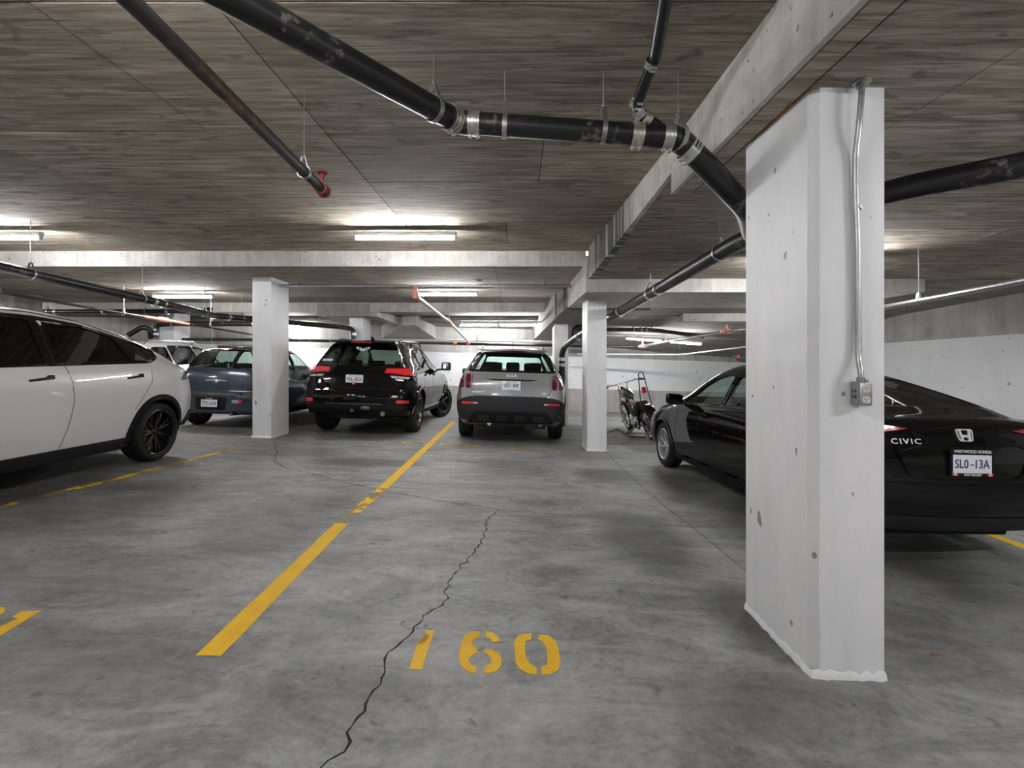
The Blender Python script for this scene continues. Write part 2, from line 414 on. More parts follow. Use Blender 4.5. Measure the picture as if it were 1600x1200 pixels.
# beyond the cross beam: lower bays
b_ = slab(XL, .98, 7.03, 12.0, ZB + .004, 'crack_grey')
panels(b_, XL, .98, 7.03 + .02, 12.0, lambda x, y: ZB + .004, [-17, -14.6, -12.2, -9.8, -7.4, -5.0, -2.6, -.3], [8.25, 9.47, 10.7], m='soffit_concrete')
slab(XL, .90, 12.0, 13.3, ZC, 'soffit_plain')
slab(XL, .72, 13.3, 17.2, (2.22, 2.22, 1.72, 1.72), 'soffit_plain')
def face_strip(name, x0, x1, y, z0, z1, m):
    return tag(box(name, (x0, y - .012, z0), (x1, y, z1), m), kind='structure')
for i, (x0, x1) in enumerate(((XL, -6.32), (-6.315, -3.10), (-3.095, -.12), (-.115, 1.018))):
    face_strip('beam', x0, x1, 7.03, ZB - .004, ZA, 'beam_concrete')
face_strip('beam', XL, .93, 12.0, ZC, ZB, 'beam_concrete')
# the long beam whose pale side runs away from the camera, and the lower slab it edges
def long_face(y0, y1, x0, x1, zt0, zt1, zb0, zb1, m='stained_beam', xr=1.13):
    return tag(hexa('beam', [(x0, y0, zb0), (xr, y0, zb0), (xr, y1, zb1), (x1, y1, zb1), (x0, y0, zt0), (xr, y0, zt0), (xr, y1, zt1), (x1, y1, zt1)], m), kind='structure')
long_face(YB, 3.43, XB, XB, ZA, ZA, ZP - .003, ZP - .003)
long_face(3.43, 6.77, XB, XBF, ZA, ZA, 2.547, 2.31)
p_ = slab(1.131, XR, YB, 3.43, ZP, 'crack_grey')
panels(p_, 1.132, XR, YB, 3.43, lambda x, y: ZP + .004, [1.245, 1.86, 4.3, 6.7], [-5.3, -2.8, -.4, 1.15, 2.35])
# the lower slab falls away towards the back
def zs(x, y): return 2.552 - .071 * (y - 3.43)
s_ = slab(1.131, XR, 3.43, 6.77, (zs(0, 3.43) + .004, zs(0, 3.43) + .004, zs(0, 6.77) + .004, zs(0, 6.77) + .004), 'crack_grey')
panels(s_, 1.132, XR, 3.44, 6.765, lambda x, y: zs(x, y) + .005, [2.3, 4.7, 7.1], [4.65, 5.87])
# dropped beam over the middle pillar
tag(box('beam', (.985, 6.77, 2.13), (5.7, 9.08, 2.6), 'beam_concrete'), kind='structure')
slab(5.7, XR, 6.77, 10.2, (2.30, 2.30, 2.07, 2.07))
zz = lambda x, y: 2.30 - (y - 6.77) * .071
slab(.98, 5.7, 9.08, 10.2, (2.16, 2.16, 2.09, 2.07))
slab(.83, XR, 10.2, 13.2, (2.07, 2.07, 1.62, 1.84))
slab(.72, XR, 13.2, 17.2, (1.82, 1.60, .90, 1.52))
tag(hexa('beam', [(.93, 9.4, 2.11), (2.6, 9.4, 2.11), (2.6, 14.9, 1.66), (.52, 14.6, 1.66), (.93, 9.4, 2.6), (2.6, 9.4, 2.6), (2.6, 14.9, 2.6), (.52, 14.6, 2.6)], 'soffit_plain'), kind='structure')
tag(box('beam', (3.45, 9.98, 1.94), (5.6, 10.3, 2.3), 'beam_concrete'), kind='structure')
# dropped panel over the pillar behind the black car, and its slanting haunches
tag(box('beam', (-4.88, 11.98, 2.20), (-3.6, 13.2, 2.5), 'grey_concrete'), kind='structure')
tag(hexa('beam', [(-3.6, 12.05, 2.20), (-3.42, 12.05, 2.20), (-3.1, 13.4, 2.02), (-3.3, 13.4, 2.02), (-3.6, 12.05, 2.5), (-3.42, 12.05, 2.5), (-3.1, 13.4, 2.5), (-3.3, 13.4, 2.5)], 'beam_concrete'), kind='structure')
tag(hexa('beam', [(-3.0, 13.0, 2.04), (-2.66, 13.0, 2.04), (-2.35, 14.4, 1.72), (-3.9, 14.2, 1.72), (-3.0, 13.0, 2.4), (-2.66, 13.0, 2.4), (-2.35, 14.4, 2.4), (-3.9, 14.2, 2.4)], 'beam_concrete'), kind='structure')
# ------------------------------------------------------------------ pillars
def pillar(x0, x1, y0, y1, zt, label, m='white_paint', cham=.012, seg=1, lip=True):
    bm = bmesh.new()
    pts = [(x0 + cham, y0), (x1 - .004, y0), (x1, y0 + .004), (x1, y1), (x0, y1), (x0, y0 + cham * 1.3)]
    n = 26; rg = random.Random(int(x0 * 100)); rings = []
    for k in range(n + 1):
        t = k / n; ring = []
        for i, (x, y) in enumerate(pts):
            zb = floor_z(x, y) - .02
            j = rg.uniform(-.0022, .0022) if i in (0, 5) else 0
            ring.append(bm.verts.new((x + j, y + abs(j) * .5, zb + (zt - zb) * t)))
        rings.append(ring)
    for u, v in zip(rings, rings[1:]):
        for i in range(6): bm.faces.new((u[i], u[(i + 1) % 6], v[(i + 1) % 6], v[i]))
    bm.faces.new(rings[0]); bm.faces.new(rings[-1])
    o = obj('pillar', bm, m); tag(o, label, 'pillar', kind='structure')
    if lip:                                    # ragged ridge of paint and grout round the foot
        bm = bmesh.new(); per = []
        q = [(x0, y1), (x0, y0), (x1, y0), (x1, y1)]
        for (a, b) in zip(q, q[1:]):
            L = math.hypot(b[0] - a[0], b[1] - a[1]); m_ = max(2, int(L / .025))
            for i in range(m_): per.append((a[0] + (b[0] - a[0]) * i / m_, a[1] + (b[1] - a[1]) * i / m_))
        cx, cy = (x0 + x1) / 2, (y0 + y1) / 2; lo = []; mid = []; hi = []
        for (x, y) in per:
            s = 1 if x > cx else -1; r1 = rg.uniform(.006, .016); h = rg.uniform(.018, .045)
            dx = (-1 if abs(x - x0) < 1e-6 else (1 if abs(x - x1) < 1e-6 else 0)); dy = -1 if abs(y - y0) < 1e-6 else 0
            lo.append(bm.verts.new((x + dx * r1, y + dy * r1, floor_z(x, y) - .002)))
            mid.append(bm.verts.new((x + dx * r1 * .7, y + dy * r1 * .7, floor_z(x, y) + h * .6)))
            hi.append(bm.verts.new((x - dx * .002, y - dy * .002, floor_z(x, y) + h)))
        for i in range(len(per) - 1):
            bm.faces.new((lo[i], lo[i + 1], mid[i + 1], mid[i])); bm.faces.new((mid[i], mid[i + 1], hi[i + 1], hi[i]))
        obj('foot_lip', bm, m, o, 60)
    return o
near = pillar(1.257, 1.562, 2.055, 2.65, ZP, 'wide white-painted concrete pillar in the foreground with a conduit and outlet box', cham=.03)
pillar(1.14, 1.445, 7.69, 8.27, 2.15, 'white-painted concrete pillar between the grey SUV and the black sedan')
pillar(-4.34, -4.02, 8.02, 8.63, ZB, 'white-painted concrete pillar between the blue hatchback and the black SUV')
pillar(.90, 1.22, 11.2, 11.8, 2.2, 'white pillar with a black drain pipe just behind the grey SUV', lip=False)
pillar(-4.19, -3.84, 12.3, 12.9, 2.22, 'white pillar rising behind the roof of the black SUV', lip=False)
pillar(-9.0, -8.62, 12.3, 12.9, 2.4, 'white pillar behind the silver car at the back', lip=False)
pillar(-10.7, -10.3, 10.0, 10.6, ZB, 'bare grey concrete pillar beyond the white car roof', 'grey_concrete', lip=False)
# rust run out of the joint over the foreground pillar
bm = bmesh.new(); rg = random.Random(3); prev = None
for i in range(40):
    t = i / 39; y = 2.06 + .52 * t; w = max(.0015, (.004 + .022 * rg.random() ** 1.6) * math.sin(PI * min(1, t * 1.15 + .1)) ** 1)
    a_, b2 = bm.verts.new((1.255 - w, y, ZP - .0075)), bm.verts.new((1.262, y, ZP - .0075))
    c_, d_ = bm.verts.new((1.256 - w, y, ZP - .0005)), bm.verts.new((1.262, y, ZP - .0005))
    if prev:
        bm.faces.new((prev[0], a_, b2, prev[1])); bm.faces.new((prev[0], prev[2], c_, a_))
    prev = (a_, b2, c_, d_)
tag(obj('rust_crust', bm, 'rust_stain'), 'crusted orange rust along the top of the foreground pillar', 'stain')
# ------------------------------------------------------------------ painted lines and numbers on the floor
def ground_poly(name, pts, m, parent=None, dz=.0015, th=.0015):
    bm = bmesh.new(); add_poly(bm, [Vector(p) + Vector((0, 0, dz - th)) for p in pts], (0, 0, 1), th); return obj(name, bm, m, parent)
def stripe(a, b, w, m, parent=None, n=None, name='paint_stripe', wob=.0025):
    a, b = Vector(a), Vector(b); d = (b - a); L = d.length; d.normalize(); s = Vector((0, 0, 1)).cross(d).normalized()
    n = n or max(2, int(L / .12)); rg = random.Random(int(L * 1000)); l, r = [], []
    for i in range(n + 1):
        p = a + d * L * i / n
        l.append(p + s * (w / 2 + rg.uniform(-wob, wob))); r.append(p - s * (w / 2 + rg.uniform(-wob, wob)))
    for q in (l, r):
        for v in q: v.z = floor_z(v.x, v.y)
    bm = bmesh.new(); T = Vector((0, 0, .0016))
    lv = [bm.verts.new(v + T) for v in l]; rv = [bm.verts.new(v + T) for v in r]
    lb = [bm.verts.new(v) for v in l]; rb = [bm.verts.new(v) for v in r]
    for i in range(n):
        bm.faces.new((lv[i], lv[i + 1], rv[i + 1], rv[i])); bm.faces.new((lb[i], lb[i + 1], lv[i + 1], lv[i])); bm.faces.new((rv[i], rv[i + 1], rb[i + 1], rb[i]))
    return obj(name, bm, m, parent)
t = empty('parking_line', 'long yellow stall line running from the foreground back between two SUVs', 'floor marking', fl(325, 1025))
def lp(root, *a, **k):
    o = stripe(*a, **k); o.parent = root; o.matrix_parent_inverse = root.matrix_basis.inverted(); return o
P0, P1, P2, P3 = fl(325, 1025), fl(534, 818), fl(598, 763), fl(709, 659)
lp(t, P0, P1, .108, 'yellow_paint'); lp(t, P1, P2, .10, 'worn_yellow_paint'); lp(t, P2, P3, .105, 'yellow_paint')
def line_thing(label, pts, w, m):
    r = empty('parking_line', label, 'floor marking', pts[0])
    for a, b in zip(pts, pts[1:]): lp(r, a, b, w, m)
line_thing('faded yellow cross line behind the black SUV and the grey SUV', [fl(488, 685), fl(700, 694), fl(876, 706)], .095, 'worn_yellow_paint')
line_thing('faded yellow stall line beside the rear wheel of the white car', [fl(-60, 806), fl(190, 746), fl(285, 722), fl(372, 699)], .095, 'worn_yellow_paint')
line_thing('yellow stall line on the floor behind the black sedan bumper', [fl(1540, 832), fl(1630, 866)], .10, 'yellow_paint')
line_thing('worn yellow line on the floor far behind the blue hatchback wheel', [fl(300, 668), fl(362, 655)], .095, 'worn_yellow_paint')
def zoomed(pts, s=5.714, bx=620, by=960): return [fl(bx + u / s, by + v / s) for u, v in pts]
def smooth_closed(pts, k=3):
    out = []; n = len(pts)
    for i in range(n):
        p0, p1, p2, p3 = (np.array(pts[(i + j - 1) % n], float) for j in range(4))
        for q in range(k):
            t_ = q / k; out.append(tuple(.5 * ((2 * p1) + (-p0 + p2) * t_ + (2 * p0 - 5 * p1 + 4 * p2 - p3) * t_ ** 2 + (-p0 + 3 * p1 - 3 * p2 + p3) * t_ ** 3)))
    return out
num = empty('stall_number', 'yellow stencilled stall number 160 on the floor in front', 'floor marking', fl(760, 1030))
def digit(polys, m='yellow_paint'):
    bm = bmesh.new()
    for p in polys: add_poly(bm, [v + Vector((0, 0, .0002)) for v in p], (0, 0, 1), .0016)
    o = obj('digit', bm, m); o.parent = num_cur; o.matrix_parent_inverse = num_cur.matrix_basis.inverted(); return o
num_cur = num
digit([zoomed([(255, 145), (335, 140), (225, 495), (110, 490), (185, 260), (195, 250), (215, 290), (235, 265), (285, 215), (290, 190), (262, 175)])], 'yellow_paint')
digit([zoomed([(740, 150), (735, 205), (690, 225), (670, 255), (665, 322), (718, 305), (720, 345), (665, 375), (642, 400), (645, 430), (670, 455), (710, 460), (710, 525), (660, 520), (600, 490), (565, 440), (552, 380), (575, 260), (600, 195), (660, 160)]),
       zoomed([(800, 155), (860, 165), (905, 200), (922, 235), (890, 250), (850, 248), (830, 215), (790, 195)]),
       zoomed([(780, 315), (850, 315), (910, 345), (938, 400), (930, 460), (890, 510), (830, 525), (775, 522), (790, 465), (840, 440), (845, 400), (820, 365), (785, 345)])])
digit([zoomed([(1205, 170), (1200, 225), (1150, 240), (1140, 280), (1155, 380), (1185, 440), (1250, 475), (1248, 540), (1170, 530), (1100, 490), (1060, 430), (1048, 260), (1070, 205), (1130, 175)]),
       zoomed([(1265, 185), (1350, 185), (1420, 240), (1445, 320), (1462, 420), (1440, 500), (1380, 535), (1295, 540), (1290, 465), (1335, 455), (1348, 420), (1335, 300), (1300, 240), (1260, 225)])])
num_cur = empty('stall_number', 'yellow stencilled number cut off beside the white car, ending in 1', 'floor marking', fl(10, 975))
q = lambda pts: [fl(x, y) for x, y in pts]
digit([q([(66, 954), (33, 956), (19, 964), (28, 967), (-72, 1012), (-32, 1013)])], 'yellow_paint')
digit([q([(8, 950), (6, 957), (-12, 968), (-50, 980), (-66, 978), (-40, 966), (-22, 955), (-5, 948)])], 'yellow_paint')
# ------------------------------------------------------------------ cracks and the saw-cut joint
def crack(name, pix, w, m, label, jit=.5, seed=1):
    rg = random.Random(seed); P = [fl(*p) for p in pix]; out = []
    for a, b in zip(P, P[1:]):
        n = max(1, int((b - a).length / .035)); d = (b - a).normalized(); s = Vector((-d.y, d.x, 0))
        for i in range(n):
            p = a.lerp(b, i / n); out.append(p + s * rg.uniform(-jit, jit) * .02)
    out.append(P[-1]); bm = bmesh.new(); pv = None
    for i, p in enumerate(out):
        d = (out[min(i + 1, len(out) - 1)] - out[max(i - 1, 0)]).normalized(); s = Vector((-d.y, d.x, 0)); ww = w * rg.uniform(.35, 1.3)
        z = floor_z(p.x, p.y)
        r = [bm.verts.new((p + s * k * ww)[:2] + (z + h,)) for k, h in ((1, -.001), (.8, .0012), (-.8, .0012), (-1, -.001))]
        if pv:
            for k in range(3): bm.faces.new((pv[k], pv[k + 1], r[k + 1], r[k]))
        pv = r
    tag(obj(name, bm, m), label, 'crack')
crack('floor_crack', [(498, 1214), (520, 1190), (540, 1158), (555, 1133), (578, 1090), (600, 1050), (612, 1020), (640, 985), (665, 963), (697, 935), (700, 915), (722, 885), (748, 855), (757, 840), (760, 815), (779, 797)], .0055, 'crack_black', 'dark jagged crack in the floor left of the number 160', 1, 2)
crack('floor_crack', [(779, 797), (755, 792), (690, 783), (640, 774), (590, 765), (555, 757), (520, 748), (470, 736), (440, 729), (430, 722), (432, 705), (428, 690)], .007, 'crack_grey', 'thin crack crossing the yellow line toward the pillar by the blue hatchback', 1, 3)
crack('floor_crack', [(779, 797), (830, 800), (870, 803), (920, 806), (980, 812), (1040, 820), (1100, 824)], .005, 'crack_grey', 'faint hairline crack running from the dark crack toward the black sedan', .8, 4)
crack('floor_joint', [(886, 665), (940, 700), (985, 745), (1040, 792), (1100, 838), (1166, 893)], .0045, 'crack_grey', 'straight saw-cut floor joint passing the middle pillar toward the foreground pillar', .06, 5)
crack('floor_crack', [(663, 963), (672, 955), (675, 948)], .003, 'crack_grey', 'short side branch of the dark floor crack near the digit 1', .5, 6)
leaf = fl(1460, 1025)
bm = bmesh.new(); add_poly(bm, [leaf + Vector((x, y, .004 + z)) for x, y, z in ((-.02, .006, 0), (-.006, .012, .004), (.012, 0, .002), (.03, -.012, 0), (.006, -.006, .003), (-.012, -.002, 0))], (0, 0, 1), .0015)
tag(obj('dry_leaf', bm, 'brown_leaf'), 'small dry brown leaf on the floor right of the foreground pillar', 'leaf')
# ------------------------------------------------------------------ light fittings
def light(x, y, z, label, L=1.2, ang=0.0, slope=0.0, drop=.0, tubes=1, unlit=False):
    M = Matrix.Translation((x, y, z)) @ Matrix.Rotation(ang, 4, 'Z') @ Matrix.Rotation(slope, 4, 'Y')
    r = empty('ceiling_light', label, 'light', mat=M)
    bm = bmesh.new(); add_box(bm, (-L / 2, -.035, -.012), (L / 2, .035, .04), .006); obj('housing', bm, 'white_enamel', r, 40)
    for s in (-1, 1):
        bm = bmesh.new(); add_box(bm, (s * (L / 2 - .012) - .012, -.02, -.058), (s * (L / 2 - .012) + .012, .02, -.008), .004); obj('lamp_holder', bm, 'white_enamel', r, 40)
    bm = bmesh.new(); add_tube(bm, [(-L / 2 + .02, 0, -.04), (L / 2 - .02, 0, -.04)], .0135, 10); obj('lit_tube', bm, 'lit_tube', r, 60)
    if drop > 0:
        for s in (-.8, .8):
            bm = bmesh.new(); add_tube(bm, [(s * L / 2, 0, .04), (s * L / 2, 0, .04 + drop)], .003, 6); obj('rod', bm, 'galvanised', r)
    return r
hang = .095
light(-1.29, 5.72, ZA - hang, 'lit tube light on the high soffit in front of the cross beam')
light(-6.17, 5.72, ZA - hang, 'lit tube light on the high soffit over the white car')
light(-6.65, 9.75, ZB - hang, 'lit tube light beyond the cross beam over the blue hatchback')
light(-1.32, 9.35, ZB - hang, 'lit tube light beyond the cross beam between the two SUVs')
light(-1.0, 13.35, 2.09, 'far lit tube light over the grey SUV, the one nearer the middle of the garage', 1.06)
light(.1, 13.35, 2.09, 'far lit tube light over the grey SUV, the one nearer the pillars', 1.06)
light(-6.3, 13.35, 2.09, 'far lit tube light just behind the pillar by the blue hatchback')
light(3.25, 12.3, 1.66, 'slanting lit tube light at the back over the motorcycle', .95, .1, .07)
light(4.35, 12.4, 1.58, 'slanting lit tube light at the back over the black sedan bonnet', .85, .1, .07)
light(3.42, 5.5, zs(0, 5.5) - hang, 'lit tube light hidden behind the foreground pillar')
light(-12.4, 9.6, ZB - hang, 'lit tube light over the silver car')
light(4.95, 8.0, 2.08, 'added tube light hidden behind the foreground pillar to brighten the right wall', 1.1)  # added fitting, out of view, keeps the right wall bright
for i, (x, y) in enumerate(((-1.3, .9), (-6.2, .9), (-1.3, -3.6), (-6.2, -3.6), (-11, .9), (-11, 5.7))):
    light(x, y, ZA - hang, 'lit tube light behind the camera, number %d back' % i if 0 else ['lit tube light just above the camera', 'lit tube light above the front of the white car', 'lit tube light well behind the camera', 'lit tube light far behind the white car', 'lit tube light at the far side wall near the front', 'lit tube light at the far side wall near the cross beam'][i])
for i, (x, y) in enumerate(((3.4, .6), (3.4, -3.6))):
    light(x, y, ZP - hang, ['lit tube light above the rear of the black sedan', 'lit tube light far behind the black sedan'][i])
# ------------------------------------------------------------------ pipes
def hanger(root, c, d, r, ztop, band='galvanised', rod=.004, yoke=True):
    """a steel loop round the pipe on a threaded rod"""
    d = Vector(d).normalized(); c = Vector(c)
    s = d.cross(Vector((0, 0, 1))).normalized(); u = s.cross(d).normalized()
    w = max(.012, r * .22); R = r + .003
    bm = bmesh.new(); n = 20; ra = []
    apex = c + Vector((0, 0, R * 1.55 + .03)); path = []
    for k in range(n + 1):
        a = math.radians(-235 + 290 * k / n); path.append((c + s * math.cos(a) * R + u * math.sin(a) * R, (s * math.cos(a) + u * math.sin(a))))
    path = [(apex - s * .008, -s)] + path + [(apex + s * .008, s)]
    for p, nn in path: ra.append([bm.verts.new(p + d * a * w + nn * b) for a, b in ((-1, 0), (1, 0), (1, .004), (-1, .004))])
    for a, b in zip(ra, ra[1:]):
        for k in range(4): bm.faces.new((a[k], a[(k + 1) % 4], b[(k + 1) % 4], b[k]))
    h = obj('hanger', bm, band, root, 50)
    bm = bmesh.new(); add_tube(bm, [apex - Vector((0, 0, .01)), (apex.x, apex.y, ztop)], rod, 6)
    add_tube(bm, [apex - Vector((0, 0, .004)), apex + Vector((0, 0, .012))], rod * 2.4, 6)
    obj('rod', bm, band, h)
def band(root, c, d, r, w=.075, m='band_steel', ridges=True):
    d = Vector(d).normalized(); M = Matrix.Translation(c) @ d.to_track_quat('Y', 'Z').to_matrix().to_4x4()
    bm = bmesh.new()
    pr = [(r, -w / 2), (r + .006, -w / 2), (r + .006, -w * .30), (r + .0035, -w * .26), (r + .0035, -w * .08), (r + .0055, -w * .05), (r + .0055, w * .05), (r + .0035, w * .08), (r + .0035, w * .26), (r + .006, w * .30), (r + .006, w / 2), (r, w / 2)]
    add_lathe(bm, pr, 24, M, True)
    o = obj('coupling', bm, m, root, 30)
    bm = bmesh.new()
    for s in (-.28, .28):
        bmx = Matrix.Translation(c) @ d.to_track_quat('Y', 'Z').to_matrix().to_4x4()
        add_box(bm, (-.016, s * w - .007, -(r + .016)), (.016, s * w + .007, -(r + .003)), .002, bmx)
    obj('clamp_screw', bm, m, o)
def pipe_thing(name, label, cat='pipe', loc=(0, 0, 0)): return empty(name, label, cat, loc)
# big cast iron drain over the foreground
r = pipe_thing('drain_pipe', 'thick black cast-iron drain pipe bending across the ceiling in front')
R4 = .057
E1 = px(716, 191, 2.55); L0 = px(110, -130, 1.30); L0 = E1 + (L0 - E1) * 3.4; L0.z = 2.40; E2 = px(1052, 214, 2.55)
tube('pipe', [L0, E1 + (L0 - E1).normalized() * .03], R4, 'cast_iron', r, 24)
dd = (E2 - E1).normalized()
tube('elbow', bend([E1 + (L0 - E1).normalized() * .09, E1, E1 + dd * .09], .08), R4 + .004, 'cast_iron', r, 24)
tube('pipe', [E1 + dd * .03, E2 - dd * .10], R4, 'cast_iron', r, 24)
T1, T2, T3 = px(1112, 268, 2.62), px(1165, 326, 2.87), Vector((1.80, 3.72, 2.19))
tube('pipe', bend([E2 - dd * .12, E2 + dd * .02, T1, T2, T3], .12, 6), .062, 'cast_iron', r, 24)
band(r, E1 + (L0 - E1).normalized() * .045, L0 - E1, R4 + .004, .06); band(r, E1 + dd * .085, dd, R4 + .004, .06)
band(r, px(995, 211, 2.55), dd, R4 + .004, .06); band(r, px(1043, 214, 2.55), dd, .062, .055); band(r, px(1078, 236, 2.58), T1 - E2, .062, .055)
k = (px(668, 160, 2.43) - L0).length / (E1 - L0).length
hanger(r, L0.lerp(E1, k), E1 - L0, R4, ZA); hanger(r, px(789, 197, 2.55), dd, R4, ZA); hanger(r, px(943, 205, 2.55), dd, R4, ZA); hanger(r, px(1060, 216, 2.55), dd + Vector((0, .4, 0)), .062, ZA)
r2 = pipe_thing('branch_pipe', 'narrow black branch pipe with a kink dropping into the drain pipe')
B = [Vector((.60, 1.62, 2.752)), px(1046, -40, 1.86), px(1024, 88, 2.28), px(994, 165, 2.50), px(1006, 183, 2.53), px(1040, 206, 2.55)]
tube('pipe', bend(B, .03), .029, 'cast_iron', r2, 16)
band(r2, px(1018, 100, 2.31), B[3] - B[2], .029, .03, 'galvanised'); band(r2, px(996, 158, 2.49), B[3] - B[2], .029, .05); band(r2, px(1000, 176, 2.52), B[4] - B[3], .029, .04); band(r2, px(1012, 186, 2.53), B[5] - B[4], .03, .04)
# second drain run: right of the pillar, round behind it, then away to the downpipe
r3 = pipe_thing('drain_pipe', 'black drain pipe running behind the foreground pillar and down behind the grey SUV')
Q = [px(1760, 224, 2.42), px(1600, 258, 2.57), px(1385, 298, 2.97), Vector((2.12, 3.42, 2.235)), px(1165, 371, 4.0), px(950, 498, 8.3), px(904, 525, 10.0), px(883, 541, 10.9)]
down = [Q[-1], Vector((Q[-1].x, Q[-1].y + .02, Q[-1].z - .15)), Vector((Q[-1].x, Q[-1].y + .02, floor_z(1.1, 11) + .02))]
tube('pipe', bend([Vector((7.99, .35, 2.325))] + Q + [Vector((1.06, 11.03, 1.3)), Vector((1.06, 11.03, floor_z(1.06, 11.03) - .01))], .22, 6), .070, 'cast_iron', r3, 22)
for (f, w) in ((.35, .07), (.40, .07), (.62, .06)):
    p = Q[4].lerp(Q[5], .45 + (f - .35) * 1.4); band(r3, p, Q[5] - Q[4], .070, w)
for p, d in ((Q[6], Q[7] - Q[6]), (Vector((1.06, 11.03, 1.15)), (0, 0, 1)), (Vector((1.06, 11.03, 1.02)), (0, 0, 1)), (Vector((1.06, 11.03, .0)), (0, 0, 1))): band(r3, p, d, .071, .07)
hanger(r3, Q[4].lerp(Q[5], .52), Q[5] - Q[4], .07, 2.3); hanger(r3, Q[4].lerp(Q[5], .1), Q[5] - Q[4], .07, 2.5)
# rusty sprinkler main with its red valve
r4 = pipe_thing('sprinkler_pipe', 'rusty steel sprinkler pipe ending in a red valve on the ceiling')
A0, A1 = px(140, -60, 1.28), px(500, 293, 3.02)
A0.z = A1.z; A0 = A1 + (A0 - A1) * (10.8 / (A1 - A0).length)
tube('pipe', [A0, A1], .031, 'rusty_steel', r4, 18)
hanger(r4, A0.lerp(A1, .976), A1 - A0, .031, ZA, rod=.003)
d4 = (A1 - A0).normalized(); Mv = Matrix.Translation(A1) @ d4.to_track_quat('Y', 'Z').to_matrix().to_4x4() @ Matrix.Scale(.82, 4)
bm = bmesh.new(); add_lathe(bm, [(.034, -.03), (.05, -.028), (.05, -.014), (.036, -.01), (.044, .02), (.044, .05), (.036, .075), (.052, .08), (.052, .095), (.02, .1)], 20, Mv)
for k in range(6):
    a = k * PI / 3; add_tube(bm, [Mv @ Vector((.046 * math.cos(a), -.034, .046 * math.sin(a))), Mv @ Vector((.046 * math.cos(a), -.008, .046 * math.sin(a)))], .006, 6)
v = obj('valve', bm, 'red_paint', r4, 35)
c = A1 + d4 * .035
bm = bmesh.new(); add_tube(bm, [c, c + Vector((0, 0, .10))], .012, 10); obj('valve_stem', bm, 'red_paint', v, 40)
bm = bmesh.new(); Mw = Matrix.Translation(c + Vector((0, 0, .105))) @ Matrix.Rotation(PI / 2, 4, 'X')
add_tube(bm, [c + Vector((math.cos(a) * .032, math.sin(a) * .032, .105)) for a in [k * PI / 8 for k in range(17)]], .005, 6)
for k in range(4):
    a = k * PI / 2; add_tube(bm, [c + Vector((0, 0, .105)), c + Vector((math.cos(a) * .032, math.sin(a) * .032, .105))], .004, 6)
obj('handwheel', bm, 'red_paint', v, 40)
# black drain over the white car
r5 = pipe_thing('drain_pipe', 'black drain pipe sloping above the white car roof')
G = [px(-330, 345, 3.7), px(0, 417, 5.1), px(240, 470.5, 7.2), px(335, 493, 9.3), px(395, 499, 10.2), px(533, 511, 12.15)]
tube('pipe', bend([Vector((-5.6, -7.9, 2.3))] + G + [px(552, 514, 12.18), px(553, 560, 12.18), px(553, 655, 12.18)], .12, 5), .057, 'cast_iron', r5, 18)
for p, d in ((G[2], G[2] - G[1]), (G[2].lerp(G[3], .12), G[3] - G[2]), (G[3], G[3] - G[2]), (G[3].lerp(G[4], .35), G[4] - G[3]), (G[5], G[5] - G[4]), (px(553, 522, 12.18), (0, 0, 1))): band(r5, p, d, .057, .06)
for t_ in (.9,): hanger(r5, G[1].lerp(G[2], t_), G[2] - G[1], .057, ZB)
for p, d in ((G[2].lerp(G[3], .8), G[3] - G[2]), (G[3].lerp(G[4], .7), G[4] - G[3])): hanger(r5, p, d, .057, ZB)
hanger(r5, G[1].lerp(G[2], .15), G[2] - G[1], .057, ZA)
r6 = pipe_thing('sprinkler_pipe', 'thin dark sprinkler pipe with a copper-red coupling over the white car')
H = [px(-260, 402, 5.2), px(0, 457, 7.0), px(225, 495, 9.4), px(395, 523, 12.2)]
tube('pipe', bend([Vector((-7.0, -7.9, 2.3))] + H, .3), .022, 'cast_iron', r6, 10)
bm = bmesh.new(); c1, c2 = H[2], H[2].lerp(H[3], .35)
add_tube(bm, [c1, c1.lerp(c2, .3), c1.lerp(c2, .31), c1.lerp(c2, .5), c1.lerp(c2, .51), c2], [.034, .034, .055, .055, .032, .032], 12); obj('coupling', bm, 'copper_red', r6, 40)
for p in (H[0].lerp(H[1], .99), H[1].lerp(H[2], .82), H[2].lerp(H[3], .55)): hanger(r6, p, H[2] - H[1], .024, ZB, rod=.005)
r7 = pipe_thing('drain_pipe', 'level black pipe crossing behind the white car roof, the upper of two')
tube('pipe', bend([px(58, 486.5, 11.5), px(70, 487, 11.5), px(290, 486, 11.5), px(345, 482, 12.2)], .2), .054, 'cast_iron', r7, 14)
for x in (47, 75, 150, 250): band(r7, px(x + 12, 487, 11.5), (1, 0, 0), .054, .06)
for x in (75, 228): hanger(r7, px(x, 487, 11.5), (1, 0, 0), .054, ZB)
r8 = pipe_thing('drain_pipe', 'lower black pipe with an elbow turning down behind the silver car')
tube('pipe', bend([px(395, 506, 11.9), px(262, 506, 11.9), px(244, 508, 11.9), px(243, 528, 11.9)], .1), .062, 'cast_iron', r8, 14)
tube('pipe', bend([px(200, 524, 11.6), px(222, 511, 11.7), px(234, 514, 11.8), px(236, 528, 11.9)], .2), .06, 'cast_iron', r8, 14)
for y in (515, 522): band(r8, px(243, y, 11.9), (0, 0, 1), .062, .04)
for x in (270, 330): hanger(r8, px(x, 506, 11.9), (1, 0, 0), .062, ZB)
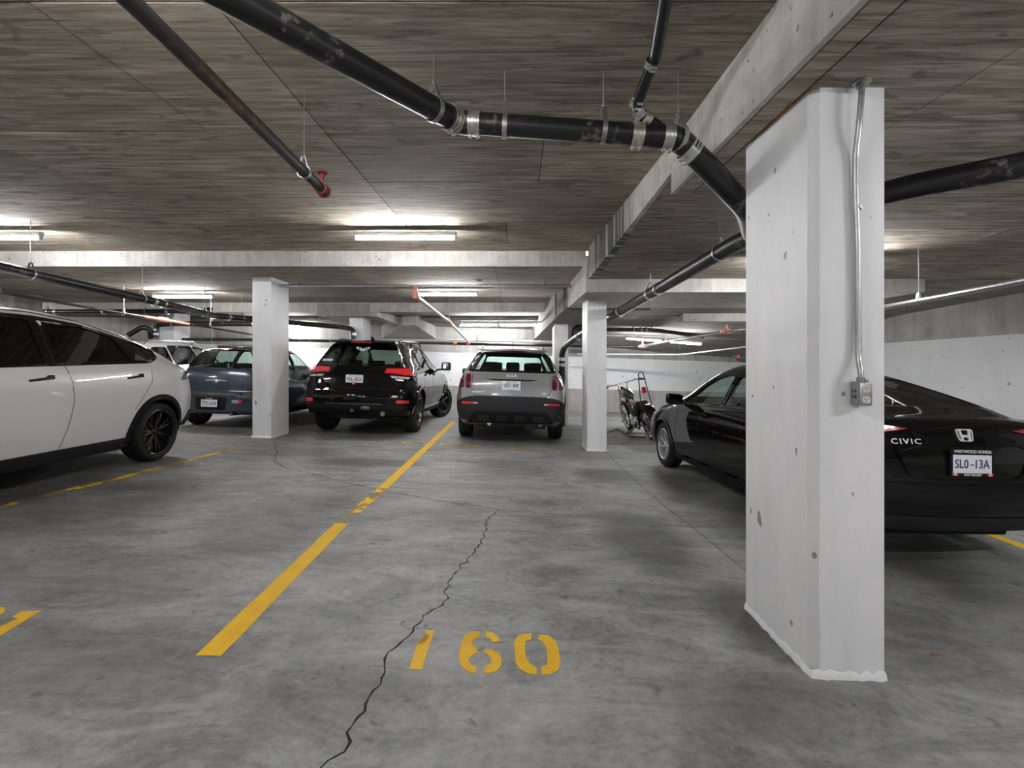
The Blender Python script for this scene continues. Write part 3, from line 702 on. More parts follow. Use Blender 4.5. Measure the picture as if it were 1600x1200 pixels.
# pipe crossing in front of the tube light, with the tee and the run going back
r9 = pipe_thing('sprinkler_pipe', 'straight thin grey pipe crossing below the soffit between two white pillars')
tube('pipe', bend([px(428, 430, 8.3), px(428, 446, 8.3), px(445, 447, 8.3), px(650, 447, 8.3), px(893, 447, 8.3)], .04), .027, 'grey_steel_pipe', r9, 12)
for x in (467, 852): hanger(r9, px(x, 447, 8.3), (1, 0, 0), .027, ZB, rod=.005)
bm = bmesh.new(); add_tube(bm, [px(649, 447, 8.3), px(648, 460, 8.34)], .042, 10); add_tube(bm, [px(648, 455, 8.3), px(649, 462, 8.32), px(653, 468, 8.5)], [.04, .062, .045], 12); obj('tee', bm, 'copper_red', r9, 40)
K = [px(651, 464, 8.45), px(700, 501, 10.6), px(731, 533, 13.2)]
tube('branch', K, .034, 'grey_steel_pipe', r9, 12)
bm = bmesh.new(); add_tube(bm, [K[1].lerp(K[0], .04), K[1].lerp(K[2], .06)], .055, 10); obj('coupling', bm, 'copper_red', r9, 40)
hanger(r9, K[1].lerp(K[2], .05), K[1] - K[0], .034, ZB, rod=.005)
# pipes along the far wall
ra = pipe_thing('water_pipe', 'long level white pipe along the far wall, the upper of the pair')
tube('pipe', bend([px(450, 531, 13.0), px(700, 531.5, 13.2), px(866, 534, 13.5)], .3), .026, 'white_enamel', ra, 10)
for x in (484, 585, 745, 792): hanger(ra, px(x, 531.3, 13.1), (1, 0, 0), .03, 2.2, rod=.006)
bm = bmesh.new(); add_tube(bm, [px(449, 531, 13.0), px(455, 531, 13.0)], .06, 10); obj('coupling', bm, 'copper_red', ra, 40)
rb = pipe_thing('water_pipe', 'long level dark pipe along the far wall, the lower of the pair')
tube('pipe', bend([px(262, 530, 12.6), px(420, 531, 12.6), px(600, 534.5, 12.9), px(840, 539.5, 13.6), px(1000, 542, 13.6)], .3), .040, 'cast_iron', rb, 10)
for x in (332,): hanger(rb, px(x, 530, 12.6), (1, 0, 0), .04, 2.2, rod=.006)
for x in (711, 731): 
    bm = bmesh.new(); add_tube(bm, [px(x - 2, 537, 13.2), px(x + 3, 537, 13.2)], .055, 10); obj('coupling', bm, 'copper_red', rb, 40)
rc = pipe_thing('conduit', 'thin conduit joining the far tube lights above the grey SUV')
tube('pipe', [px(668, 503, 12.6), px(845, 503, 12.6)], .016, 'galvanised', rc, 8)
bm = bmesh.new(); add_tube(bm, [px(715, 504, 12.58), px(722, 504, 12.58)], .05, 10); obj('junction_box', bm, 'galvanised', rc, 40)
# right-hand pipes
rd = pipe_thing('sprinkler_pipe', 'grey steel sprinkler pipe above the black sedan, running to a red tee')
J = [px(1760, 405, 3.75), px(1600, 439, 4.4), px(1385, 480, 5.6), px(1165, 514, 9.0), px(1135, 518, 9.7), px(1040, 534, 11.9), px(1004, 541, 13.0)]
tube('pipe', bend([Vector((5.3, -7.95, 2.1))] + J, .3), .032, 'grey_steel_pipe', rd, 14)
hanger(rd, J[1].lerp(J[2], .72), J[2] - J[1], .032, zs(0, 5.3), rod=.004); hanger(rd, J[5], J[5] - J[4], .032, 1.95, rod=.005)
for p, dv in ((J[4], J[4] - J[3]), (J[6], J[6] - J[5])):
    dv = dv.normalized(); sd = dv.cross(Vector((0, 0, 1))).normalized()
    bm = bmesh.new(); add_tube(bm, [p - dv * .09, p - dv * .03, p + dv * .03, p + dv * .09], [.05, .06, .06, .05], 12); add_tube(bm, [p - sd * .12, p - sd * .05, p + sd * .05, p + sd * .12], [.035, .045, .045, .035], 10)
    add_tube(bm, [p, p + Vector((0, 0, .14))], .028, 8); obj('tee', bm, 'copper_red', rd, 40)
re_ = pipe_thing('drain_pipe', 'level black drain pipe beyond the middle pillar over the motorcycle')
tube('pipe', bend([px(903, 515, 11.5), px(940, 515, 11.5), px(1018, 515, 11.5), px(1100, 526, 11.2)], .2), .045, 'cast_iron', re_, 12)
for x in (990, 1002, 1010, 1018): hanger(re_, px(x, 515, 11.5), (1, 0, 0), .045, 1.98, rod=.004)
for x in (903,): 
    bm = bmesh.new(); add_tube(bm, bend([px(897, 530, 11.4), px(898, 515, 11.4), px(906, 511, 11.4), px(914, 516, 11.4)], .1), .07, 12); obj('trap', bm, 'cast_iron', re_, 40)
rf = pipe_thing('conduit', 'thin white conduit crossing the far wall above the motorcycle')
tube('pipe', bend([px(902, 553, 13.6), px(950, 553.5, 13.6), px(1065, 554, 13.4), px(1165, 542, 10.5), px(1300, 520, 8.0)], .3), .016, 'white_enamel', rf, 8)
rg_ = pipe_thing('sprinkler_pipe', 'short dark pipe stub with a red valve above the black sedan roof')
tube('pipe', bend([px(1151, 556, 8.6), px(1153, 562, 8.6), px(1180, 565, 8.0)], .05), .028, 'rusty_steel', rg_, 10)
bm = bmesh.new(); add_tube(bm, [px(1151, 555, 8.6), px(1151, 560, 8.6)], .05, 10); obj('valve', bm, 'red_paint', rg_, 40)
hanger(rg_, px(1170, 564, 8.2), (1, -.5, 0), .028, 2.3, rod=.004)
# sprinkler head plate on the soffit
bm = bmesh.new(); add_lathe(bm, [(.0, -.03), (.03, -.03), (.05, -.012), (.06, 0)], 20, Matrix.Translation(px(748, 438, 8.37)) @ Matrix.Rotation(PI / 2, 4, 'X'))
o = obj('ceiling_disc', bm, 'sticker_white'); o.location.z = 0; tag(o, 'small white disc fixed to the soffit above the grey SUV', 'disc')
# ------------------------------------------------------------------ conduit and outlet box on the foreground pillar
yf = 2.055
def pf(x, y, out=.0): return px(x, y, yf - out)
r = empty('conduit', 'bent galvanised conduit clipped down the face of the foreground pillar', 'pipe', (0, 0, 0))
cp = [px(1352, 118, 2.0), pf(1346, 150, .05), pf(1342, 200, .045), pf(1337, 240, .02), pf(1337, 300, .017), pf(1340, 380, .017), pf(1341, 530, .017), pf(1341, 560, .022), pf(1345, 580, .045), pf(1346, 600, .045)]
cp[0] = Vector((cp[1].x + .006, cp[1].y + .005, ZP))
tube('pipe', bend(cp, .04, 4), .0115, 'galvanised', r, 14)
M = Matrix.Translation((cp[0].x, cp[0].y, ZP)) @ Matrix.Rotation(PI / 2, 4, 'X')
bm = bmesh.new(); add_lathe(bm, [(.012, .03), (.022, .028), (.022, .012), (.034, .010), (.034, -.002)], 20, Matrix.Translation((cp[0].x, cp[0].y, ZP)) @ Matrix.Rotation(-PI / 2, 4, 'X')); obj('bushing', bm, 'box_grey', r, 40)
c = pf(1341, 323, .017)
bm = bmesh.new(); add_lathe(bm, [(.0118, -.008), (.0145, -.008), (.0145, .008), (.0118, .008)], 16, Matrix.Translation(c) @ Matrix.Rotation(PI / 2, 4, 'X'), True)
add_box(bm, (c.x + .008, yf - .008, c.z - .008), (c.x + .028, yf - .001, c.z + .008), .002); obj('strap', bm, 'galvanised', r, 40)
ob = empty('outlet_box', 'grey metal outlet box with two ivory receptacles on the foreground pillar', 'outlet', pf(1346, 617))
def lpx(o, par): o.parent = par; o.matrix_parent_inverse = par.matrix_basis.inverted(); return o
dep = .055
x0, x1 = pf(1341.5, 0, dep).x, pf(1363, 0, dep).x; x0 = min(x0, x0); z0, z1 = pf(0, 635, dep).z, pf(0, 597, dep).z
bm = bmesh.new(); add_box(bm, (x0 + .0, yf - dep, z0), (x1, yf - .0005, z1), .006); lpx(obj('body', bm, 'box_grey', None, 40), ob)
bm = bmesh.new(); add_box(bm, (x0 + .003, yf - dep - .004, z0 + .003), (x1 - .003, yf - dep + .001, z1 - .003), .002); cov = lpx(obj('cover', bm, 'galvanised', None, 40), ob)
cx_ = (x0 + x1) / 2
for s in (-1, 1):
    zc = (z0 + z1) / 2 + s * .0225
    bm = bmesh.new()
    pts = []
    for k in range(28):
        a = 2 * PI * k / 28; xx = .0168 * math.cos(a); zz_ = max(-.0135, min(.0135, .0168 * math.sin(a))); pts.append((cx_ + xx, yf - dep - .004, zc + zz_))
    add_poly(bm, pts, (0, -1, 0), .003)
    rc_ = lpx(obj('receptacle', bm, 'outlet_ivory', None), ob)
    bm = bmesh.new()
    for sx, hh in ((-.0062, .0042), (.0062, .0034)): add_box(bm, (cx_ + sx - .0011, yf - dep - .0076, zc + .003 - hh), (cx_ + sx + .0011, yf - dep - .0068, zc + .003 + hh))
    add_lathe(bm, [(.0, -.0004), (.0026, -.0004), (.0026, .0004), (0, .0004)], 10, Matrix.Translation((cx_, yf - dep - .0072, zc - .0075)))
    lpx(obj('slot', bm, 'seam_black', None), rc_); bpy.data.objects[-1] if 0 else None
bm = bmesh.new()
for k, zz_ in enumerate((-.012, .012)):
    add_lathe(bm, [(0, -.001), (.003, -.001), (.003, .001), (0, .001)], 10, Matrix.Translation((x0 - .0008, yf - dep * .75, (z0 + z1) / 2 + zz_)) @ Matrix.Rotation(PI / 2, 4, 'Z'))
    for s in (-1, 1): add_box(bm, (x0 - .0012, yf - dep * .5 + s * .008 - .002, (z0 + z1) / 2 + zz_ - .006), (x0 + .001, yf - dep * .5 + s * .008 + .002, (z0 + z1) / 2 + zz_ + .006))
lpx(obj('knockout', bm, 'seam_black', None), ob)
c = pf(1345, 594, .045)
bm = bmesh.new(); add_lathe(bm, [(.012, -.012), (.016, -.012), (.016, .012), (.012, .012)], 16, Matrix.Translation(c) @ Matrix.Rotation(PI / 2, 4, 'X'), True); add_box(bm, (c.x + .010, c.y - .016, c.z - .006), (c.x + .022, c.y - .004, c.z + .006), .002); lpx(obj('connector', bm, 'box_grey', None, 40), ob)
# ------------------------------------------------------------------ cars: hull builder
def catmull(P, k=8, alpha=.5):
    P = [np.array(p, float) for p in P]
    P = [2 * P[0] - P[1]] + P + [2 * P[-1] - P[-2]]; out = []
    for i in range(1, len(P) - 2):
        p0, p1, p2, p3 = P[i - 1:i + 3]
        t0 = 0; t1 = t0 + max(1e-6, np.linalg.norm(p1 - p0)) ** alpha; t2 = t1 + max(1e-6, np.linalg.norm(p2 - p1)) ** alpha; t3 = t2 + max(1e-6, np.linalg.norm(p3 - p2)) ** alpha
        for j in range(k):
            t = t1 + (t2 - t1) * j / k
            A1 = (t1 - t) / (t1 - t0) * p0 + (t - t0) / (t1 - t0) * p1; A2 = (t2 - t) / (t2 - t1) * p1 + (t - t1) / (t2 - t1) * p2; A3 = (t3 - t) / (t3 - t2) * p2 + (t - t2) / (t3 - t2) * p3
            B1 = (t2 - t) / (t2 - t0) * A1 + (t - t0) / (t2 - t0) * A2; B2 = (t3 - t) / (t3 - t1) * A2 + (t - t1) / (t3 - t1) * A3
            out.append((t2 - t) / (t2 - t1) * B1 + (t - t1) / (t2 - t1) * B2)
    out.append(P[-2]); return np.array(out)
def mono(A):
    A = A.copy()
    for i in range(1, len(A)):
        if A[i, 0] <= A[i - 1, 0]: A[i, 0] = A[i - 1, 0] + 4e-5
    return A
class Shape:
    def __init__(s, up, lo, wsec, ar=.12, Rr=.6, af=.2, Rf=1.1, edge=.07, br=.10, bf=.28, crown=.05, belt=.9, sharp=False):
        s.U = mono(catmull(up)); s.L = mono(catmull(lo))
        s.x0, s.x1 = s.U[0, 0], s.U[-1, 0]
        w = catmull(wsec, 10); s.wz, s.ww = w[:, 0], w[:, 1]
        s.p = (ar, Rr, af, Rf, edge, br, bf, crown, belt)
        im = int(np.argmax(s.U[:, 1]))
        ur = s.U[:im + 1]; s.rz = np.maximum.accumulate(ur[:, 1]) + np.arange(len(ur)) * 1e-6; s.rx = ur[:, 0]
        uf = s.U[im:][::-1]; s.fz = np.maximum.accumulate(uf[:, 1]) + np.arange(len(uf)) * 1e-6; s.fx = uf[:, 0]
        s.poly = np.vstack([s.U, s.L[::-1]])
    def dist(s, x, z):
        P = np.stack([x, z], -1)[..., None, :]; A = s.poly; B = np.roll(A, -1, 0); d = B - A
        t = np.clip(((P - A) * d).sum(-1) / np.maximum((d * d).sum(-1), 1e-12), 0, 1)
        return np.sqrt((((A + d * t[..., None]) - P) ** 2).sum(-1)).min(-1)
    def W(s, x, z, inset=0.0, rnd_=True):
        ar, Rr, af, Rf, e, br, bf, crown, belt = s.p
        w = np.interp(z, s.wz, s.ww)
        xr = np.interp(z, s.rz, s.rx); xf = np.interp(z, s.fz, s.fx)
        dr = np.clip((x - xr) / Rr, 0, 1); df = np.clip((xf - x) / Rf, 0, 1)
        w = w * (1 - ar * (1 - dr) ** 2.2 - af * (1 - df) ** 2.2)
        if rnd_:
            d = s.dist(x, z); q = np.clip(e - d, 0, e); w = w - (e - np.sqrt(np.maximum(e * e - q * q, 0)))
        return w - inset
    def warp(s, V):
        ar, Rr, af, Rf, e, br, bf, crown, belt = s.p
        x, y, z = V[:, 0].copy(), V[:, 1], V[:, 2]; yy = np.minimum((y / .9) ** 2, 1.3)
        wr = np.clip((s.x0 + .9 - x) / .9, 0, 1); wf = np.clip((x - s.x1 + 1.2) / 1.2, 0, 1)
        V[:, 0] = x + br * yy * wr ** 1.5 - bf * yy * wf ** 1.5
        V[:, 2] = z - crown * yy * np.clip((z - belt + .25) / .4, 0, 1) * 1.2
        return V
    def hull(s, up=None, lo=None, inset=0.0, nz=24, ny=10, rnd_=True):
        U = s.U if up is None else mono(np.array(up, float)); L = s.L if lo is None else mono(np.array(lo, float))
        xs = np.unique(np.round(np.concatenate([U[:, 0], L[:, 0], np.arange(U[0, 0], U[-1, 0], .07)]), 5)); xs = xs[(xs >= U[0, 0]) & (xs <= U[-1, 0])]
        zh = np.interp(xs, U[:, 0], U[:, 1]); zl = np.minimum(np.interp(xs, L[:, 0], L[:, 1]), zh)
        t = .5 - .5 * np.cos(PI * np.linspace(0, 1, nz)); Z = zl[:, None] + (zh - zl)[:, None] * t; X = np.repeat(xs[:, None], nz, 1)
        Wd = np.maximum(s.W(X, Z, inset, rnd_), .02)
        k = np.linspace(-1, 1, ny + 1)[1:-1]; n = len(xs); rings = []
        for i in range(n):
            right = [(xs[i], -Wd[i, j], Z[i, j]) for j in range(nz)]; left = [(xs[i], Wd[i, j], Z[i, j]) for j in range(nz)][::-1]
            top = [(xs[i], Wd[i, -1] * q, zh[i]) for q in k]; bot = [(xs[i], -Wd[i, 0] * q, zl[i]) for q in k]
            rings.append(right + top + left + bot)
        V = np.array(rings).reshape(-1, 3); V = s.warp(V); m = len(rings[0])
        idx = np.arange(n * m).reshape(n, m); a = idx[:-1]; b = idx[1:]
        Fq = np.stack([a, np.roll(a, -1, 1), np.roll(b, -1, 1), b], -1).reshape(-1, 4)
        me = bpy.data.meshes.new('body'); me.from_pydata(V.tolist(), [], Fq.tolist() + [idx[0].tolist()[::-1], idx[-1].tolist()])
        bm = bmesh.new(); bm.from_mesh(me); bmesh.ops.remove_doubles(bm, verts=bm.verts, dist=2e-4); bmesh.ops.dissolve_degenerate(bm, dist=1e-5, edges=bm.edges)
        bmesh.ops.recalc_face_normals(bm, faces=bm.faces); return bm
def prism(bm, pts, axis, a, b, mi=1):
    f = (lambda p, t: (p[0], t, p[1])) if axis == 'y' else (lambda p, t: (t, p[0], p[1]))
    A = [bm.verts.new(f(p, a)) for p in pts]; B = [bm.verts.new(f(p, b)) for p in pts]; n = len(pts)
    fs = [bm.faces.new(A), bm.faces.new(B[::-1])] + [bm.faces.new((A[i], A[(i + 1) % n], B[(i + 1) % n], B[i])) for i in range(n)]
    for x in fs: x.material_index = mi
def rpoly(pts, r=.05, n=4):
    """round the corners of a closed outline"""
    out = []; m = len(pts)
    for i in range(m):
        a, b, c = (Vector((*pts[(i + j - 1) % m], 0)) for j in range(3)); d1, d2 = a - b, c - b; k = min(r, d1.length * .45, d2.length * .45)
        p, q = b + d1.normalized() * k, b + d2.normalized() * k
        for j in range(n + 1):
            t = j / n; v = p * (1 - t) ** 2 + b * 2 * t * (1 - t) + q * t * t; out.append((v.x, v.y))
    return out
def grow(pts, d):
    """offset a closed outline outward by d"""
    m = len(pts); A = sum(pts[i][0] * pts[(i + 1) % m][1] - pts[(i + 1) % m][0] * pts[i][1] for i in range(m)); sg = 1 if A > 0 else -1; out = []
    for i in range(m):
        a, b, c = pts[i - 1], pts[i], pts[(i + 1) % m]
        n1 = Vector((b[1] - a[1], a[0] - b[0])); n2 = Vector((c[1] - b[1], b[0] - c[0]))
        n1 = n1.normalized() if n1.length > 1e-9 else n1; n2 = n2.normalized() if n2.length > 1e-9 else n2; nn = n1 + n2
        if nn.length < 1e-6: nn = n1
        nn.normalize(); q = d / max(.5, nn.dot(n1)) * sg; out.append((b[0] + nn.x * q, b[1] + nn.y * q))
    return out
def inside(p, poly):
    c = False; n = len(poly); x, y = p
    for i in range(n):
        x1, y1 = poly[i]; x2, y2 = poly[(i + 1) % n]
        if (y1 > y) != (y2 > y) and x < (x2 - x1) * (y - y1) / (y2 - y1) + x1: c = not c
    return c
def resample(pts, s):
    out = []
    for a, b in zip(pts, pts[1:] + pts[:1]):
        L = math.hypot(b[0] - a[0], b[1] - a[1]); n = max(1, int(L / s))
        for i in range(n): out.append((a[0] + (b[0] - a[0]) * i / n, a[1] + (b[1] - a[1]) * i / n))
    return out
def patch(bvh, pts, view, off, th, s=.06, holes=()):
    """an outline laid onto the hull, seen from 'L', 'R' (x, z), 'B'ack or 'F'ront (y, z); th thick, its face off proud of the hull"""
    pts = resample(list(pts), s); loops = [pts] + [resample(list(h), s) for h in holes]
    V = []; E = []
    for lp_ in loops:
        b = len(V); V += [Vector(p) for p in lp_]; E += [(b + i, b + (i + 1) % len(lp_)) for i in range(len(lp_))]
    x0, x1 = min(p[0] for p in pts), max(p[0] for p in pts); y0, y1 = min(p[1] for p in pts), max(p[1] for p in pts)
    gx = np.arange(x0 + s, x1, s); gy = np.arange(y0 + s, y1, s)
    for i, x in enumerate(gx):
        for y in gy:
            p = (x, y + (s / 2 if i % 2 else 0) * 0)
            if inside(p, pts) and not any(inside(p, h) for h in loops[1:]): V.append(Vector(p))
    vs, es, fs, *_ = delaunay_2d_cdt(V, E, [], 0, 1e-5)
    bm = bmesh.new(); top = []; bot = []
    for v in vs:
        if view in 'LR':
            sg = 1 if view == 'L' else -1; o_, d_ = Vector((v.x, 3 * sg, v.y)), Vector((0, -sg, 0))
        else:
            sg = -1 if view == 'B' else 1; o_, d_ = Vector((9 * sg, v.x, v.y)), Vector((-sg, 0, 0))
        loc, nrm, i, dd = bvh.ray_cast(o_, d_)
        if loc is None:
            q = Vector((v.x, .6 * sg, v.y)) if view in 'LR' else Vector((2.5 * sg + 1.2, v.x, v.y))
            loc, nrm, i, dd = bvh.find_nearest(q)
        n = (nrm * .7 - d_ * .5).normalized() if nrm.dot(d_) < 0 else -d_
        top.append(bm.verts.new(loc + n * off)); bot.append(bm.verts.new(loc + n * (off - th)) if th > 0 else None)
    used = []
    for f in fs:
        c = sum((vs[i] for i in f), Vector((0, 0))) / len(f)
        if inside((c.x, c.y), pts) and not any(inside((c.x, c.y), h) for h in loops[1:]): used.append(f)
    cnt = {}
    for f in used:
        bm.faces.new([top[i] for i in f])
        for a, b in zip(f, f[1:] + f[:1] if isinstance(f, list) else tuple(f[1:]) + (f[0],)): cnt[(a, b)] = 1
    if th > 0:
        for f in used: bm.faces.new([bot[i] for i in reversed(f)])
        for (a, b) in cnt:
            if (b, a) not in cnt: bm.faces.new((top[b], top[a], bot[a], bot[b]))
    for v in [v for v in bm.verts if not v.link_faces]: bm.verts.remove(v)
    return bm
def boolean(o, bm):
    me = bpy.data.meshes.new('cutter'); bmesh.ops.recalc_face_normals(bm, faces=bm.faces); bm.to_mesh(me); bm.free()
    me.materials.append(o.data.materials[0]); me.materials.append(o.data.materials[1])
    c = bpy.data.objects.new('cutter', me); C.objects.link(c); c.parent = o.parent
    md = o.modifiers.new('cut', 'BOOLEAN'); md.operation = 'DIFFERENCE'; md.object = c; md.solver = 'EXACT'
    dg = bpy.context.evaluated_depsgraph_get(); nm = bpy.data.meshes.new_from_object(o.evaluated_get(dg))
    o.modifiers.clear(); old = o.data; o.data = nm; bpy.data.meshes.remove(old); bpy.data.objects.remove(c); bpy.data.meshes.remove(me)
def wheel(parent, x, side, y, R, wt, style, rimR, steer=0.0, name='wheel'):
    """tyre with rim, spokes and hub; side +1 faces +y"""
    bm = bmesh.new(); h = wt / 2
    pr = [(rimR, -h * .82), (rimR + .012, -h * .92), (R - .055, -h * 1.0), (R - .022, -h * .93), (R - .006, -h * .74), (R, -h * .5)]
    for k in (-.3, -.1, .1, .3): pr += [(R, h * (k - .045)), (R - .009, h * (k - .04)), (R - .009, h * (k + .04)), (R, h * (k + .045))]
    pr += [(R, h * .5), (R - .006, h * .74), (R - .022, h * .93), (R - .055, h * 1.0), (rimR + .012, h * .92), (rimR, h * .82)]
    add_lathe(bm, pr, 56, None, True)
    t = obj(name, bm, 'tire_rubber', parent, 35)
    t.matrix_local = Matrix.Translation((x, y, R)) @ Matrix.Rotation((0 if side > 0 else PI) + steer, 4, 'Z')
    m, n, kind = style
    bm = bmesh.new()
    pr = [(rimR - .002, -h * .8), (rimR + .010, h * .80), (rimR + .012, h * .93), (rimR - .002, h * .97), (rimR - .014, h * .90), (rimR - .022, h * .60), (rimR - .035, -h * .2), (rimR - .04, -h * .8)]
    add_lathe(bm, pr, 56, None, True); rim = obj('rim', bm, m, t, 35)
    bm = bmesh.new(); add_lathe(bm, [(0, -.03), (rimR - .03, -.03), (rimR - .03, -.045), (0, -.045)], 32); obj('brake_disc', bm, 'frame_chrome_dark', t, 35)
    bm = bmesh.new(); yo = h * .62
    for k in range(n):
        a0 = 2 * PI * k / n
        prs = [(-.10, 0, 0), (.10, 0, 0)] if kind == 'pair' else ([(0, 0, .42)] if kind == 'swirl' else [(0, 0, 0)])
        if kind == 'vee': prs = [(-.0, -.16, 0), (.0, .16, 0)]
        if kind == 'pair': prs = [(-.085, -.13, 0), (.085, .13, 0)]
        for (da, db, sw) in prs:
            r0, r1 = .045, rimR - .012; w0, w1 = (.020, .013) if kind != 'swirl' else (.018, .030)
            if kind == 'fat': w0, w1 = .030, .024
            A, B = a0 + da, a0 + db + sw
            p0 = Vector((math.cos(A) * r0, yo * .86, math.sin(A) * r0)); p1 = Vector((math.cos(B) * r1, yo, math.sin(B) * r1)); pm = (p0 + p1) / 2 + Vector((0, .004, 0))
            if sw: c_ = math.cos((A + B) / 2 + .12), math.sin((A + B) / 2 + .12); pm = Vector((c_[0] * (r0 + r1) / 2, yo * .95, c_[1] * (r0 + r1) / 2))
            d = (p1 - p0).normalized(); s_ = d.cross(Vector((0, 1, 0))).normalized(); P = []
            for p, w in ((p0, w0), (pm, (w0 + w1) / 2 * .95), (p1, w1)):
                P.append([bm.verts.new(p + s_ * a * w + Vector((0, b, 0))) for a, b in ((-1, -.03), (-.8, .0), (0, .008), (.8, .0), (1, -.03))])
            for u, v in zip(P, P[1:]):
                for j in range(4): bm.faces.new((u[j], u[j + 1], v[j + 1], v[j]))
                bm.faces.new((u[4], u[0], v[0], v[4]))
    add_lathe(bm, [(.0, yo + .006), (.028, yo + .006), (.034, yo), (.06, yo - .008), (.066, yo - .03), (.0, yo - .03)], 24)
    for k in range(5):
        a = 2 * PI * k / 5; add_lathe(bm, [(0, .006), (.009, .006), (.009, -.01), (0, -.01)], 8, Matrix.Translation((math.cos(a) * .047, yo, math.sin(a) * .047)))
    obj('spokes', bm, m, rim, 40)
    return t
def add_cushion(bm, c, sz, M=None, r=.05):
    add_box(bm, [c[i] - sz[i] / 2 for i in range(3)], [c[i] + sz[i] / 2 for i in range(3)], r, M)
def seat(parent, x, y, z, w, rec=.28, m='seat_fabric'):
    bm = bmesh.new(); add_cushion(bm, (x + .25, y, z + .08), (.52, w, .16), None, .05)
    M = Matrix.Translation((x, y, z + .1)) @ Matrix.Rotation(-rec, 4, 'Y'); add_cushion(bm, (0, 0, .23), (.13, w, .52), M, .05)
    s = obj('seat', bm, m, parent, 60)
    for q in ((0,) if w < .7 else (-.24, 0, .24)):
        bm = bmesh.new(); add_cushion(bm, (0, q * w * 1.6 if w >= .7 else 0, .625), (.10, .27, .19), M, .05)
        for u in (-.05, .05): add_tube(bm, [M @ Vector((0, q * w * 1.6 + u, .47)), M @ Vector((0, q * w * 1.6 + u, .56))], .006, 6)
        obj('headrest', bm, m, s, 60)
def ring_arc(cx, cz, r0, r1, a0, a1, n=18):
    A = [(cx + r0 * math.cos(math.radians(a0 + (a1 - a0) * i / n)), cz + r0 * math.sin(math.radians(a0 + (a1 - a0) * i / n))) for i in range(n + 1)]
    B = [(cx + r1 * math.cos(math.radians(a0 + (a1 - a0) * i / n)), cz + r1 * math.sin(math.radians(a0 + (a1 - a0) * i / n))) for i in range(n + 1)]
    return A + B[::-1]
def ribbon(pts, w):
    """a narrow closed outline following an open polyline"""
    L, R = [], []
    for i, p in enumerate(pts):
        a = Vector(pts[max(0, i - 1)]); b = Vector(pts[min(len(pts) - 1, i + 1)]); d = (b - a).normalized(); n = Vector((-d.y, d.x)) * w / 2
        L.append((p[0] + n.x, p[1] + n.y)); R.append((p[0] - n.x, p[1] - n.y))
    return L + R[::-1]
def car_matrix(x, y, heading, scale=1.0):
    """rear axle over (x, y); heading: angle of the bonnet's direction from +x; stands square on the sloping floor"""
    n = Vector((SL, SL, 1)).normalized(); f = Vector((math.cos(heading), math.sin(heading), 0)); f = (f - n * f.dot(n)).normalized(); l = n.cross(f)
    M = Matrix((f, l, n)).transposed().to_4x4(); M.translation = Vector((x, y, floor_z(x, y))); return M @ Matrix.Scale(scale, 4)
